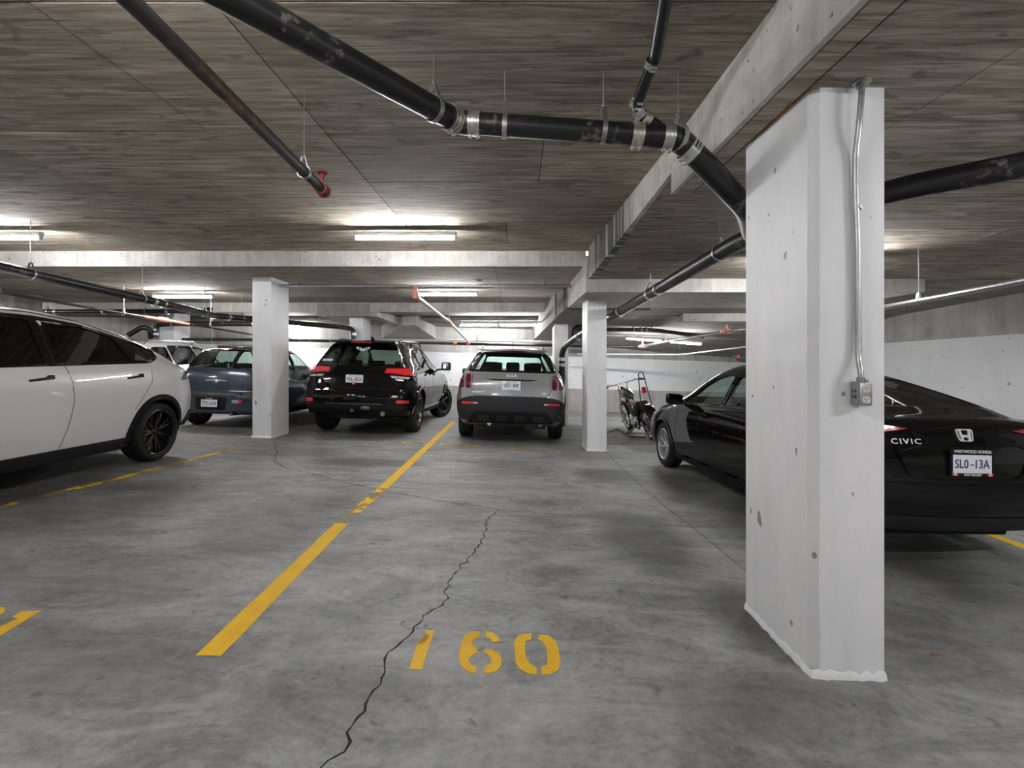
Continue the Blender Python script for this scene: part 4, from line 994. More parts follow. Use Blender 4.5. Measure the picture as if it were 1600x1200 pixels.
class Car:
    def __init__(s, label, M, paint, shape, wb, R, wt, track, style, rimR, cabin, wins, rearw, frontw, archR, steer=0.0, seats=True, gl=('glass_clear', 'glass_mid'), cabin_lo=.45, wheels_y=None):
        s.root = empty('car', label, 'car', mat=M); s.shape = shape
        bm = shape.hull(); s.bvh = BVHTree.FromBMesh(bm)
        body = obj('body', bm, [paint, 'dark_plastic'], s.root); s.body = body
        cut = bmesh.new(); half = track / 2
        for x in (0, wb):
            for sd in (1, -1):
                M2 = Matrix.Translation((x, sd * (half + .02), R + .01)); n0 = len(cut.faces)
                add_lathe(cut, [(archR, -wt * .5 - .12 if sd > 0 else -.6), (archR, .6 if sd > 0 else wt * .5 + .12)], 48, M2)
        for f in cut.faces: f.material_index = 1
        boolean(body, cut)
        if cabin is not None:
            cb = shape.hull(cabin, [(cabin[0][0], cabin_lo), (cabin[-1][0], cabin_lo)], .05, 12, 6)
            for f in cb.faces: f.material_index = 1
            boolean(body, cb)
            cut = bmesh.new()
            for w_, g in wins: prism(cut, w_, 'y', -1.3, 1.3)
            boolean(body, cut)
            cut = bmesh.new()
            if rearw: prism(cut, rearw[0], 'x', -3, rearw[1])
            if frontw: prism(cut, frontw[0], 'x', frontw[1], 6)
            boolean(body, cut)
        me = body.data; me.polygons.foreach_set('use_smooth', [True] * len(me.polygons)); me.set_sharp_from_angle(angle=math.radians(32))
        if cabin is not None:
            for w_, g in wins:
                for v in 'LR': s.part('side_window', grow(w_, -.001), v, -.008, 0, g, .12)
            if rearw: s.part('rear_window', grow(rearw[0], -.001), 'B', -.008, 0, rearw[2], .10)
            if frontw: s.part('windshield', grow(frontw[0], -.001), 'F', -.008, 0, 'glass_clear', .12)
        for x in (0, wb):
            for sd in (1, -1):
                wheel(s.root, x, sd, sd * (half), R, wt, style, rimR, steer if x else 0)
    def part(s, name, pts, view, off, th, m, sp=.06, holes=(), parent=None):
        return obj(name, patch(s.bvh, pts, view, off, th, sp, holes), m, parent or s.root, 35)
    def both(s, name, pts, off, th, m, sp=.06, holes=()):
        return [s.part(name, pts, v, off, th, m, sp, holes) for v in 'LR']
    def back(s, name, pts, off, th, m, sp=.06, mirror=False, holes=(), parent=None):
        a = s.part(name, pts, 'B', off, th, m, sp, holes, parent)
        if mirror: s.part(name, [(-p[0], p[1]) for p in pts][::-1], 'B', off, th, m, sp, [[(-q[0], q[1]) for q in h][::-1] for h in holes], parent)
        return a
    def hit(s, y, z, view='B'):
        if view == 'B': l, n, *_ = s.bvh.ray_cast(Vector((-9, y, z)), Vector((1, 0, 0)))
        elif view == 'T': l, n, *_ = s.bvh.ray_cast(Vector((y, z, 5)), Vector((0, 0, -1)))
        else:
            sg = 1 if view == 'L' else -1; l, n, *_ = s.bvh.ray_cast(Vector((y, 3 * sg, z)), Vector((0, -sg, 0)))
        return l, n
    def letters(s, name, txt, y, z, size, m, parent=None, off=.004, xs=1.0, shear=0, bold=0, ex=.0015, tilt=None, spacing=1.0):
        me = text_mesh(txt, size, ex, shear, spacing, xs, bold)
        l, n = s.hit(y, z); n = Vector((n.x, n.y * .5, n.z)).normalized() if tilt is None else Vector(tilt).normalized()
        X = Vector((0, -1, 0)); X = (X - n * X.dot(n)).normalized(); Y = n.cross(X)
        Mx = Matrix((X, Y, n)).transposed().to_4x4(); Mx.translation = l + n * off
        me.transform(Mx); return link(name, me, m, parent or s.root)
    def plate(s, y, z, txt, frame=None, x_out=.012, W_=.305, H_=.152, extras=None):
        l, n = s.hit(y, z); x = l.x - x_out
        bm = bmesh.new(); add_box(bm, (x - .003, y - W_ / 2, z - H_ / 2), (x + .001, y + W_ / 2, z + H_ / 2), .001); p = obj('license_plate', bm, 'plate_white', s.root, 40)
        bm = bmesh.new(); add_box(bm, (x, y - .05, z - .04), (l.x + .03, y + .05, z + .04)); obj('plate_bracket', bm, 'dark_plastic', s.root)
        def lt(nm, t, dy, dz, size, m, xs=1, bold=0):
            me = text_mesh(t, size, .0006, 0, 1, xs, bold); Mx = Matrix(((0, 0, -1), (-1, 0, 0), (0, 1, 0))).to_4x4(); Mx.translation = (x - .0042, y + dy, z + dz); me.transform(Mx); link(nm, me, m, p)
        lt('plate_number', txt, 0, -.004, .088, 'plate_blue', .80, .0012)
        lt('plate_heading', 'British Columbia' if frame is None else '', 0, .056, .024, 'plate_blue') if frame is None else None
        lt('plate_emblem', '~', 0, -.006, .045, 'plate_blue', .9, .002)
        if frame:
            bm = bmesh.new()
            for a, b in (((-W_ / 2 - .012, -H_ / 2 - .012), (W_ / 2 + .012, -H_ / 2 + .010)), ((-W_ / 2 - .012, H_ / 2 - .012), (W_ / 2 + .012, H_ / 2 + .022)), ((-W_ / 2 - .012, -H_ / 2), (-W_ / 2 + .006, H_ / 2)), ((W_ / 2 - .006, -H_ / 2), (W_ / 2 + .012, H_ / 2))):
                add_box(bm, (x - .008, y + a[0], z + a[1]), (x - .001, y + b[0], z + b[1]), .0015)
            fr = obj('plate_frame', bm, 'dark_plastic', s.root, 40)
            for t, dz, sz, xs in frame:
                me = text_mesh(t, sz, .0006, 0, 1, xs, .0006); Mx = Matrix(((0, 0, -1), (-1, 0, 0), (0, 1, 0))).to_4x4(); Mx.translation = (x - .0088, y, z + dz); me.transform(Mx); link('frame_lettering', me, 'sticker_white', fr)
        return p, x
    def mirror(s, x, z, y, m, face=True, size=(.10, .23, .15)):
        for sd in (1, -1):
            bm = bmesh.new(); yc = sd * (y + size[1] / 2 + .05)
            add_cushion(bm, (x, yc, z), size, None, .04)
            o_ = obj('wing_mirror', bm, m, s.root, 60)
            bm = bmesh.new(); add_tube(bm, [(x + .01, sd * (y - .06), z - size[2] * .45), (x + .01, yc - sd * .05, z - size[2] * .35)], .022, 8); obj('mirror_arm', bm, 'dark_plastic', o_, 40)
            bm = bmesh.new(); add_poly(bm, [(x - size[0] / 2 - .002, yc + a, z + b) for a, b in rpoly([(-size[1] * .44, -size[2] * .40), (size[1] * .44, -size[2] * .40), (size[1] * .44, size[2] * .40), (-size[1] * .44, size[2] * .40)], .03)], (-1, 0, 0), .002)
            obj('mirror_glass', bm, 'mirror_face', o_)
    def interior(s, rows, dash_x, z=.42, w=1.3):
        for (x, kind) in rows:
            if kind == 'front':
                for y in (-.37, .37): seat(s.root, x, y, z, .5)
            else: seat(s.root, x, 0, z, w)
        bm = bmesh.new(); add_cushion(bm, (dash_x + .1, 0, z + .34), (.4, w + .1, .28), None, .08); obj('dashboard', bm, 'seat_fabric', s.root, 60)
        bm = bmesh.new(); c = Vector((dash_x - .22, .37, z + .46)); 
        add_tube(bm, [c + Vector((math.sin(.45) * math.sin(a) * .18, math.cos(a) * .18, math.cos(.45) * math.sin(a) * .18)) for a in [k * PI / 10 for k in range(21)]], .014, 8); add_tube(bm, [c, c + Vector((.2, 0, -.1))], .03, 8)
        add_tube(bm, [c + Vector((0, -.17, 0)), c + Vector((0, .17, 0))], .014, 6); obj('steering_wheel', bm, 'dark_plastic', s.root, 50)
def circ(cx, cz, r, n=24): return [(cx + r * math.cos(2 * PI * k / n), cz + r * math.sin(2 * PI * k / n)) for k in range(n)]
# ---- grey SUV
def grey_suv():
    sh = Shape([(-1.0, .62), (-.995, .76), (-.975, .90), (-.945, 1.03), (-.88, 1.14), (-.80, 1.235), (-.64, 1.42), (-.50, 1.545), (-.34, 1.605), (0, 1.655), (.6, 1.69), (1.2, 1.695), (1.6, 1.65), (2.0, 1.52), (2.75, 1.14), (3.1, 1.08), (3.5, 1.0), (3.74, .88), (3.80, .70), (3.81, .6)],
               [(-1.0, .62), (-.985, .50), (-.93, .40), (-.78, .34), (-.4, .25), (0, .24), (2.8, .24), (3.4, .25), (3.74, .34), (3.80, .48), (3.81, .6)],
               [(.2, .80), (.4, .90), (.62, .945), (.9, .95), (1.08, .935), (1.18, .895), (1.35, .80), (1.55, .68), (1.7, .60)], ar=.13, Rr=.75, edge=.06, br=.10)
    win = [(rpoly([(-.48, 1.225), (.28, 1.185), (.28, 1.535), (.0, 1.535), (-.28, 1.47)], .05), 'glass_privacy'), (rpoly([(.36, 1.18), (1.12, 1.15), (1.12, 1.56), (.36, 1.54)], .04), 'glass_privacy'), (rpoly([(1.20, 1.145), (2.22, 1.15), (1.85, 1.44), (1.6, 1.545), (1.20, 1.56)], .05), 'glass_clear')]
    rw = rpoly([(-.735, 1.235), (.735, 1.235), (.66, 1.43), (.60, 1.505), (-.60, 1.505), (-.66, 1.43)], .05)
    fw = rpoly([(-.70, 1.20), (.70, 1.20), (.58, 1.52), (-.58, 1.52)], .06)
    c = Car('grey SUV with black lower bumper parked facing the far wall, roof aerial up', car_matrix(-.09, 8.98, PI / 2 - math.radians(.3)), 'paint_grey', sh, 2.815, .37, .235, 1.63, ('rim_grey', 5, 'pair'), .245,
            [(-.84, 1.0), (-.70, 1.28), (-.48, 1.49), (-.3, 1.545), (.6, 1.63), (1.2, 1.63), (1.6, 1.585), (2.0, 1.45), (2.55, 1.15), (2.6, .9)], win, (rw, .2, 'glass_mid'), (fw, 1.2), .425)
    c.part('window_surround', grow(rw, .035), 'B', .004, .010, 'gloss_black', .08, [rw])
    for w_, g in win: c.both('window_surround', grow(w_, .03), .003, .008, 'gloss_black', .1, [w_])
    c.both('wheel_arch', ring_arc(0, .37, .42, .50, -22, 192), .022, .05, 'grey_plastic', .08); c.both('wheel_arch', ring_arc(2.815, .37, .42, .50, -12, 192), .012, .03, 'grey_plastic', .08)
    c.both('sill', [(.46, .26), (2.36, .26), (2.36, .40), (.46, .40)], .012, .03, 'grey_plastic', .1)
    c.back('bumper_cladding', rpoly([(-.93, .40), (.93, .40), (.93, .66), (.80, .76), (.66, .795), (-.66, .795), (-.80, .76), (-.93, .66)], .04), .020, .045, 'grey_plastic', .08)
    c.back('diffuser', rpoly([(-.72, .37), (.72, .37), (.60, .56), (-.60, .56)], .03), .029, .03, 'dark_plastic', .08)
    for y in (-.45, -.15, .15, .45): c.back('diffuser_fin', rpoly([(y - .09, .40), (y + .09, .40), (y + .09, .49), (y - .09, .49)], .02), .036, .012, 'grey_plastic', .08)
    c.back('tail_lamp', rpoly([(.90, 1.145), (.80, 1.155), (.79, .93), (.885, .925)], .025), .014, .02, 'dark_red_lamp', .06, True)
    c.back('tail_lamp', rpoly([(.765, 1.155), (.685, 1.16), (.675, .925), (.755, .925)], .025), .014, .02, 'dark_red_lamp', .06, True)
    c.back('reflector', rpoly([(.80, .668), (.62, .668), (.62, .700), (.80, .700)], .01), .028, .014, 'bright_red_lamp', .06, True)
    c.back('reversing_lamp', rpoly([(.615, .672), (.545, .672), (.545, .698), (.615, .698)], .008), .028, .014, 'clear_lamp', .06, True)
    c.back('tailgate_recess', rpoly([(-.44, 1.085), (.44, 1.085), (.30, 1.06), (-.30, 1.06)], .01), .006, .008, 'seam_black', .06)
    c.back('plate_panel', rpoly([(-.30, 1.058), (.30, 1.058), (.24, .88), (-.24, .88)], .03), .002, .006, 'paint_grey', .06)
    c.back('tailgate_seam', ribbon([(-.655, 1.17), (-.66, .92), (-.60, .80)], .008), .0015, .003, 'seam_black', .05, True)
    c.back('tailgate_seam', ribbon([(-.60, .803), (.60, .803)], .010), .0155, .003, 'seam_black', .05)
    c.back('tailgate_crease', ribbon([(-.62, .985), (-.35, .955), (0, .95), (.35, .955), (.62, .985)], .012), .004, .006, 'paint_grey', .05)
    c.plate(0, .985, 'VE7  84F')
    c.letters('badge', 'KIA', 0, 1.14, .085, 'badge_silver', xs=1.45, bold=.002, shear=.12)
    c.letters('badge', 'SORENTO', .53, .865, .035, 'badge_silver', xs=1.5, bold=.001); c.letters('badge', 'EX', -.55, .865, .035, 'badge_silver', xs=1.5, bold=.001)
    bm = bmesh.new(); add_cushion(bm, (-.545, 0, 1.585), (.20, 1.20, .035), Matrix.Identity(4), .015); sp = obj('spoiler', bm, 'paint_grey', c.root, 50)
    bm = bmesh.new(); add_cushion(bm, (-.655, 0, 1.572), (.015, .42, .018), None, .004); obj('brake_lamp', bm, 'dark_red_lamp', sp, 50)
    bm = bmesh.new(); add_tube(bm, [(-.32, 0, 1.60), (-.30, 0, 1.63), (-.36, 0, 1.80)], [.022, .007, .004], 8); obj('aerial', bm, 'dark_plastic', c.root, 50)
    for y in (-.55, .55):
        bm = bmesh.new(); add_tube(bm, bend([(-.25, y, 1.58), (-.1, y, 1.665), (1.4, y, 1.70), (1.6, y, 1.62)], .08), .016, 8); obj('roof_rail', bm, 'chrome', c.root, 50)
    c.mirror(2.05, 1.17, .88, 'paint_grey'); c.interior(((.95, 'b'), (1.75, 'front')), 2.2, .60, 1.15)
    for y in (-.5, .35):
        bm = bmesh.new(); add_tube(bm, [(-.86, y, .335), (-.3, y * .8, .30)], .035, 10); obj('exhaust', bm, 'chrome', c.root, 50)
    bm = bmesh.new(); add_tube(bm, [(-.05, -.6, .27), (-.05, .6, .27)], .05, 10); add_lathe(bm, [(0, -.2), (.1, -.18), (.1, .18), (0, .2)], 14, Matrix.Translation((-.55, -.42, .33))); obj('rear_axle', bm, 'rust_stain' if 0 else 'rusty_steel', c.root, 50)
    bm = bmesh.new(); add_tube(bm, [(-.80, -.05, 1.245), (-.74, .28, 1.262)], .008, 6); add_lathe(bm, [(0, -.02), (.02, -.02), (.02, .02), (0, .02)], 10, Matrix.Translation((-.82, -.05, 1.235))); obj('wiper', bm, 'dark_plastic', c.root, 50)
    return c
# ---- black SUV
def black_suv():
    sh = Shape([(-.965, .62), (-.96, .74), (-.93, .84), (-.90, .96), (-.865, 1.08), (-.80, 1.20), (-.66, 1.42), (-.55, 1.58), (-.44, 1.665), (-.2, 1.715), (.4, 1.765), (1.1, 1.765), (1.45, 1.72), (1.9, 1.56), (2.55, 1.23), (2.9, 1.17), (3.5, 1.12), (3.75, 1.02), (3.84, .8), (3.855, .6)],
               [(-.965, .62), (-.95, .50), (-.90, .42), (-.72, .36), (-.45, .30), (0, .28), (2.9, .28), (3.4, .30), (3.78, .38), (3.84, .5), (3.855, .6)],
               [(.25, .84), (.45, .92), (.65, .96), (.95, .965), (1.12, .95), (1.22, .92), (1.4, .81), (1.62, .70), (1.78, .60)], ar=.10, Rr=.6, edge=.06, br=.10)
    win = [(rpoly([(-.42, 1.27), (.26, 1.245), (.26, 1.60), (.0, 1.60), (-.20, 1.55)], .06), 'glass_privacy'), (rpoly([(.35, 1.24), (1.08, 1.215), (1.08, 1.63), (.35, 1.61)], .05), 'glass_privacy'), (rpoly([(1.16, 1.21), (2.12, 1.22), (1.75, 1.50), (1.5, 1.61), (1.16, 1.63)], .06), 'glass_mid')]
    rw = rpoly([(-.745, 1.245), (.745, 1.245), (.70, 1.36), (.60, 1.60), (-.60, 1.60), (-.70, 1.36)], .05)
    fw = rpoly([(-.70, 1.28), (.70, 1.28), (.60, 1.60), (-.60, 1.60)], .06)
    c = Car('black SUV with a bumper hitch, seen from behind beside the painted pillar', car_matrix(-2.79, 9.35, PI / 2 - math.radians(1.6)), 'paint_black', sh, 2.915, .385, .265, 1.63, ('rim_grey', 5, 'pair'), .262,
            [(-.80, 1.0), (-.68, 1.26), (-.50, 1.54), (-.38, 1.60), (.4, 1.69), (1.1, 1.69), (1.45, 1.65), (1.9, 1.50), (2.45, 1.2), (2.5, .9)], win, (rw, .2, 'glass_smoke'), (fw, 1.2), .445, steer=-.38)
    c.part('window_surround', grow(rw, .04), 'B', .004, .010, 'gloss_black', .08, [rw])
    for w_, g in win: c.both('window_surround', grow(w_, .022), .004, .008, 'gloss_black', .1, [w_])
    for x in (0, 2.915): c.both('wheel_arch', ring_arc(x, .385, .44, .52, -8, 188), .02, .04, 'gloss_black', .08)
    c.both('sill', [(.48, .30), (2.44, .30), (2.44, .42), (.48, .42)], .012, .03, 'dark_plastic', .1)
    c.both('sill_strip', [(.48, .405), (2.44, .405), (2.44, .425), (.48, .425)], .018, .01, 'chrome', .1)
    for pts in ([(.44, .5), (.30, .95), (.31, 1.23)], [(1.12, .44), (1.12, 1.2)], [(2.2, .5), (2.28, .9), (2.18, 1.2)]): c.both('door_seam', ribbon(pts, .008), .0015, .003, 'seam_black', .06)
    for x in (.42, 1.3): c.both('door_handle', rpoly([(x, 1.075), (x + .2, 1.075), (x + .2, 1.105), (x, 1.105)], .014), .03, .025, 'gloss_black', .06)
    c.back('bumper', rpoly([(-.95, .46), (.95, .46), (.95, .72), (.90, .83), (-.90, .83), (-.95, .72)], .05), .02, .04, 'paint_black', .07)
    c.back('bumper_cladding', rpoly([(-.93, .40), (.93, .40), (.90, .56), (-.90, .56)], .03), .028, .04, 'dark_plastic', .07)
    c.back('bumper_bar', rpoly([(-.50, .572), (.50, .572), (.50, .592), (-.50, .592)], .008), .034, .02, 'frame_chrome_dark', .07)
    c.back('tail_lamp', rpoly([(.93, 1.075), (.93, 1.205), (.78, 1.205), (.50, 1.20), (.48, 1.115), (.78, 1.09)], .02), .02, .03, 'red_lamp', .05, True)
    c.back('tail_lamp_light', rpoly([(.78, 1.12), (.77, 1.19), (.52, 1.187), (.50, 1.125)], .015), .025, .01, 'bright_red_lamp', .05, True)
    c.back('reversing_lamp', rpoly([(.90, 1.055), (.58, 1.075), (.62, 1.035), (.88, 1.02)], .01), .016, .02, 'clear_lamp', .05, True)
    c.back('reflector', rpoly([(.90, .60), (.90, .655), (.74, .655), (.72, .60)], .012), .032, .02, 'bright_red_lamp', .05, True)
    c.back('tailgate_seam', ribbon([(-.72, 1.06), (-.73, .9), (-.66, .845), (.66, .845), (.73, .9), (.72, 1.06)], .010), .0215, .02, 'seam_black', .05)
    c.back('tailgate_crease', ribbon([(-.45, 1.05), (-.30, .93), (.30, .93), (.45, 1.05)], .02), .008, .01, 'paint_black', .05)
    c.plate(.02, 1.00, 'FS6  85X')
    bm = bmesh.new(); add_lathe(bm, [(0, -.003), (.028, -.003), (.028, .003), (0, .003)], 16, Matrix.Translation((c.hit(.02, .93)[0].x - .022, .02, .935)) @ Matrix.Rotation(PI / 2, 4, 'Z')); obj('plate_decal', bm, 'orange_lamp', c.root, 40)
    c.back('window_sticker', rpoly([(.70, 1.305), (.50, 1.305), (.50, 1.345), (.68, 1.345)], .004), .001, .002, 'sticker_white', .05)
    # fox-head shaped decal: built as a plain angular mask with eye slots
    for sgn in (1, -1):
        c.back('window_decal', [(sgn * a, b) for a, b in ((.005, 1.545), (.06, 1.572), (.125, 1.580), (.125, 1.55), (.095, 1.535), (.04, 1.515), (.015, 1.50), (.005, 1.505))][::sgn], .002, .002, 'sticker_white', .05, holes=[[(sgn * a, b) for a, b in ((.035, 1.548), (.095, 1.563), (.085, 1.543), (.045, 1.532))][::sgn]])
    bm = bmesh.new(); add_cushion(bm, (-.56, 0, 1.665), (.22, 1.22, .04), None, .015); sp = obj('spoiler', bm, 'paint_black', c.root, 50)
    bm = bmesh.new(); add_cushion(bm, (-.675, 0, 1.655), (.012, .36, .02), None, .004); obj('brake_lamp', bm, 'red_lamp', sp, 50)
    bm = bmesh.new(); add_tube(bm, [(-.24, -.08, 1.69), (-.30, -.08, 1.745), (-.36, -.08, 1.775)], [.05, .03, .012], 10); obj('roof_antenna', bm, 'dark_plastic', c.root, 50)
    for y in (-.57, .57):
        bm = bmesh.new(); add_tube(bm, bend([(-.35, y, 1.61), (-.2, y, 1.725), (1.3, y, 1.775), (1.55, y, 1.68)], .08), .015, 8); obj('roof_rail', bm, 'gloss_black', c.root, 50)
    bm = bmesh.new(); add_tube(bm, [(-1.02, 0, .47), (-.8, 0, .47)], .04, 4); obj('tow_hitch', bm, 'frame_chrome_dark', c.root, 50)
    bm = bmesh.new(); add_box(bm, (-1.0, -.30, .48), (-.97, -.14, .54), .006); obj('tow_socket', bm, 'frame_chrome_dark', c.root, 50)
    for y in (-.52,):
        bm = bmesh.new(); add_tube(bm, [(-.97, y, .42), (-.5, y, .40)], .042, 14); obj('exhaust', bm, 'frame_chrome_dark', c.root, 50)
    bm = bmesh.new(); add_tube(bm, [(0, -.6, .32), (0, .6, .32)], .05, 10); add_cushion(bm, (-.6, .1, .36), (.4, .8, .12), None, .04); obj('rear_axle', bm, 'dark_plastic', c.root, 50)
    bm = bmesh.new(); add_tube(bm, [(-.83, 0, 1.26), (-.78, -.36, 1.285)], .009, 6); obj('wiper', bm, 'dark_plastic', c.root, 50)
    c.mirror(1.98, 1.27, .93, 'gloss_black', size=(.11, .22, .19)); c.interior(((.55, 'b'), (1.45, 'front')), 2.05, .55, 1.2)
    return c
# ---- blue hatchback
def blue_hatch():
    sh = Shape([(-.80, .50), (-.80, .64), (-.72, .70), (-.715, .80), (-.70, 1.0), (-.66, 1.12), (-.50, 1.36), (-.36, 1.48), (-.15, 1.545), (.3, 1.59), (.9, 1.60), (1.35, 1.56), (1.75, 1.42), (2.25, 1.15), (2.5, 1.06), (3.0, .98), (3.35, .82), (3.46, .6), (3.48, .5)],
               [(-.80, .50), (-.79, .38), (-.70, .31), (-.4, .25), (2.6, .22), (3.2, .24), (3.42, .34), (3.48, .5)],
               [(.2, .78), (.4, .84), (.65, .85), (.85, .82), (1.0, .745), (1.10, .70), (1.3, .64), (1.5, .54), (1.62, .46)], ar=.10, Rr=.5, af=.35, Rf=1.5, edge=.07, br=.12)
    win = [(rpoly([(-.32, 1.14), (.10, 1.125), (.10, 1.43), (-.10, 1.40), (-.24, 1.30)], .05), 'glass_privacy'), (rpoly([(.18, 1.12), (.86, 1.10), (.86, 1.46), (.18, 1.44)], .06), 'glass_mid'), (rpoly([(.94, 1.10), (1.86, 1.10), (1.55, 1.36), (1.3, 1.45), (.94, 1.46)], .06), 'glass_clear')]
    rw = rpoly([(-.62, 1.125), (.62, 1.125), (.57, 1.26), (.44, 1.425), (.30, 1.465), (-.30, 1.465), (-.44, 1.425), (-.57, 1.26)], .06)
    fw = rpoly([(-.56, 1.18), (.56, 1.18), (.46, 1.44), (-.46, 1.44)], .06)
    c = Car('dark blue rounded hatchback half hidden by the painted pillar', car_matrix(-5.44, 9.5, PI / 2 - math.radians(.5)), 'paint_blue', sh, 2.62, .315, .205, 1.48, ('rim_silver', 5, 'fat'), .20,
            [(-.62, 1.0), (-.48, 1.30), (-.30, 1.45), (-.1, 1.49), (.3, 1.535), (.9, 1.545), (1.35, 1.50), (1.75, 1.35), (2.15, 1.12), (2.2, .8)], win, (rw, .1, 'glass_mid'), (fw, 1.0), .365)
    c.part('window_surround', grow(rw, .018), 'B', .004, .010, 'chrome', .08, [grow(rw, .006)]); c.part('window_seal', grow(rw, .008), 'B', .003, .006, 'gloss_black', .08, [rw])
    for w_, g in win: c.both('window_surround', grow(w_, .02), .003, .008, 'gloss_black', .1, [w_])
    for x in (0, 2.62): c.both('wheel_arch', ring_arc(x, .315, .365, .43, -5, 185), .03, .05, 'paint_blue', .08)
    c.both('sill', [(.40, .24), (2.2, .24), (2.2, .34), (.40, .34)], .02, .04, 'dark_plastic', .1)
    for pts in ([(.40, .4), (.30, .8), (.14, 1.1)], [(.90, .34), (.90, 1.09)], [(1.95, .36), (1.98, .8), (1.9, 1.08)]): c.both('door_seam', ribbon(pts, .007), .0015, .003, 'seam_black', .06)
    for x in (.3, 1.05):
        c.both('door_handle', rpoly([(x, .90), (x + .16, .90), (x + .16, .925), (x, .925)], .012), .03, .022, 'chrome', .06)
    c.back('bumper', rpoly([(-.84, .36), (.84, .36), (.84, .60), (.78, .66), (-.78, .66), (-.84, .60)], .04), .03, .05, 'paint_blue', .07)
    c.back('bumper_trim', rpoly([(-.80, .635), (.80, .635), (.80, .66), (-.80, .66)], .008), .036, .02, 'chrome', .07)
    c.back('plate_recess', rpoly([(-.25, .38), (.27, .38), (.30, .60), (-.27, .60)], .03), .034, .01, 'dark_plastic', .07)
    c.back('tail_lamp', rpoly([(.77, .80), (.79, 1.06), (.735, 1.07), (.72, .80)], .02), .012, .02, 'red_lamp', .05, True)
    c.back('reflector', rpoly([(-.36, .50), (-.50, .50), (-.50, .555), (-.36, .555)], .01), .040, .014, 'clear_lamp', .05)
    c.back('reflector', rpoly([(.56, .50), (.42, .50), (.42, .555), (.56, .555)], .01), .040, .014, 'clear_lamp', .05)
    c.back('reversing_lamp', circ(-.50, .528, .032, 16), .045, .014, 'bright_red_lamp', .05); c.back('reversing_lamp', circ(.56, .528, .032, 16), .045, .014, 'bright_red_lamp', .05)
    c.plate(.02, .49, '772  LHS', frame=[('CHRYSLER', .082, .022, 1.2), ('', -.08, .02, 1)], x_out=.05)
    c.back('emblem', rpoly([(-.19, .885), (-.05, .892), (.05, .892), (.19, .885), (.19, .893), (.05, .905), (.035, .915), (-.035, .915), (-.05, .905), (-.19, .893)], .003), .016, .012, 'badge_silver', .05)
    bm = bmesh.new(); l = c.hit(0, .88)[0]; add_lathe(bm, [(0, -.02), (.03, -.016), (.045, 0), (.03, .01)], 20, Matrix.Translation(l) @ Matrix.Rotation(-PI / 2, 4, 'Z')); obj('tailgate_handle', bm, 'chrome', c.root, 50)
    bm = bmesh.new(); l = c.hit(0, .96)[0]; add_lathe(bm, [(0, -.006), (.015, -.004), (.016, 0), (.01, .01)], 16, Matrix.Translation(l) @ Matrix.Rotation(-PI / 2, 4, 'Z')); obj('lock', bm, 'chrome', c.root, 50)
    c.back('tailgate_seam', ribbon([(-.66, 1.10), (-.66, .72), (.66, .72), (.66, 1.10)], .008), .002, .003, 'seam_black', .05)
    bm = bmesh.new(); add_tube(bm, [(-.70, .42, 1.13), (-.56, .10, 1.19)], .008, 6); obj('wiper', bm, 'chrome', c.root, 50)
    bm = bmesh.new(); add_cushion(bm, (-.27, 0, 1.515), (.12, .5, .03), None, .012); obj('brake_lamp', bm, 'dark_red_lamp', c.root, 50)
    bm = bmesh.new(); add_tube(bm, [(-.80, -.35, .30), (-.3, -.35, .28)], .03, 10); obj('exhaust', bm, 'frame_chrome_dark', c.root, 50)
    c.mirror(1.72, 1.12, .74, 'paint_blue', size=(.09, .20, .13)); c.interior(((.25, 'b'), (1.05, 'front')), 1.75, .42, 1.1)
    return c
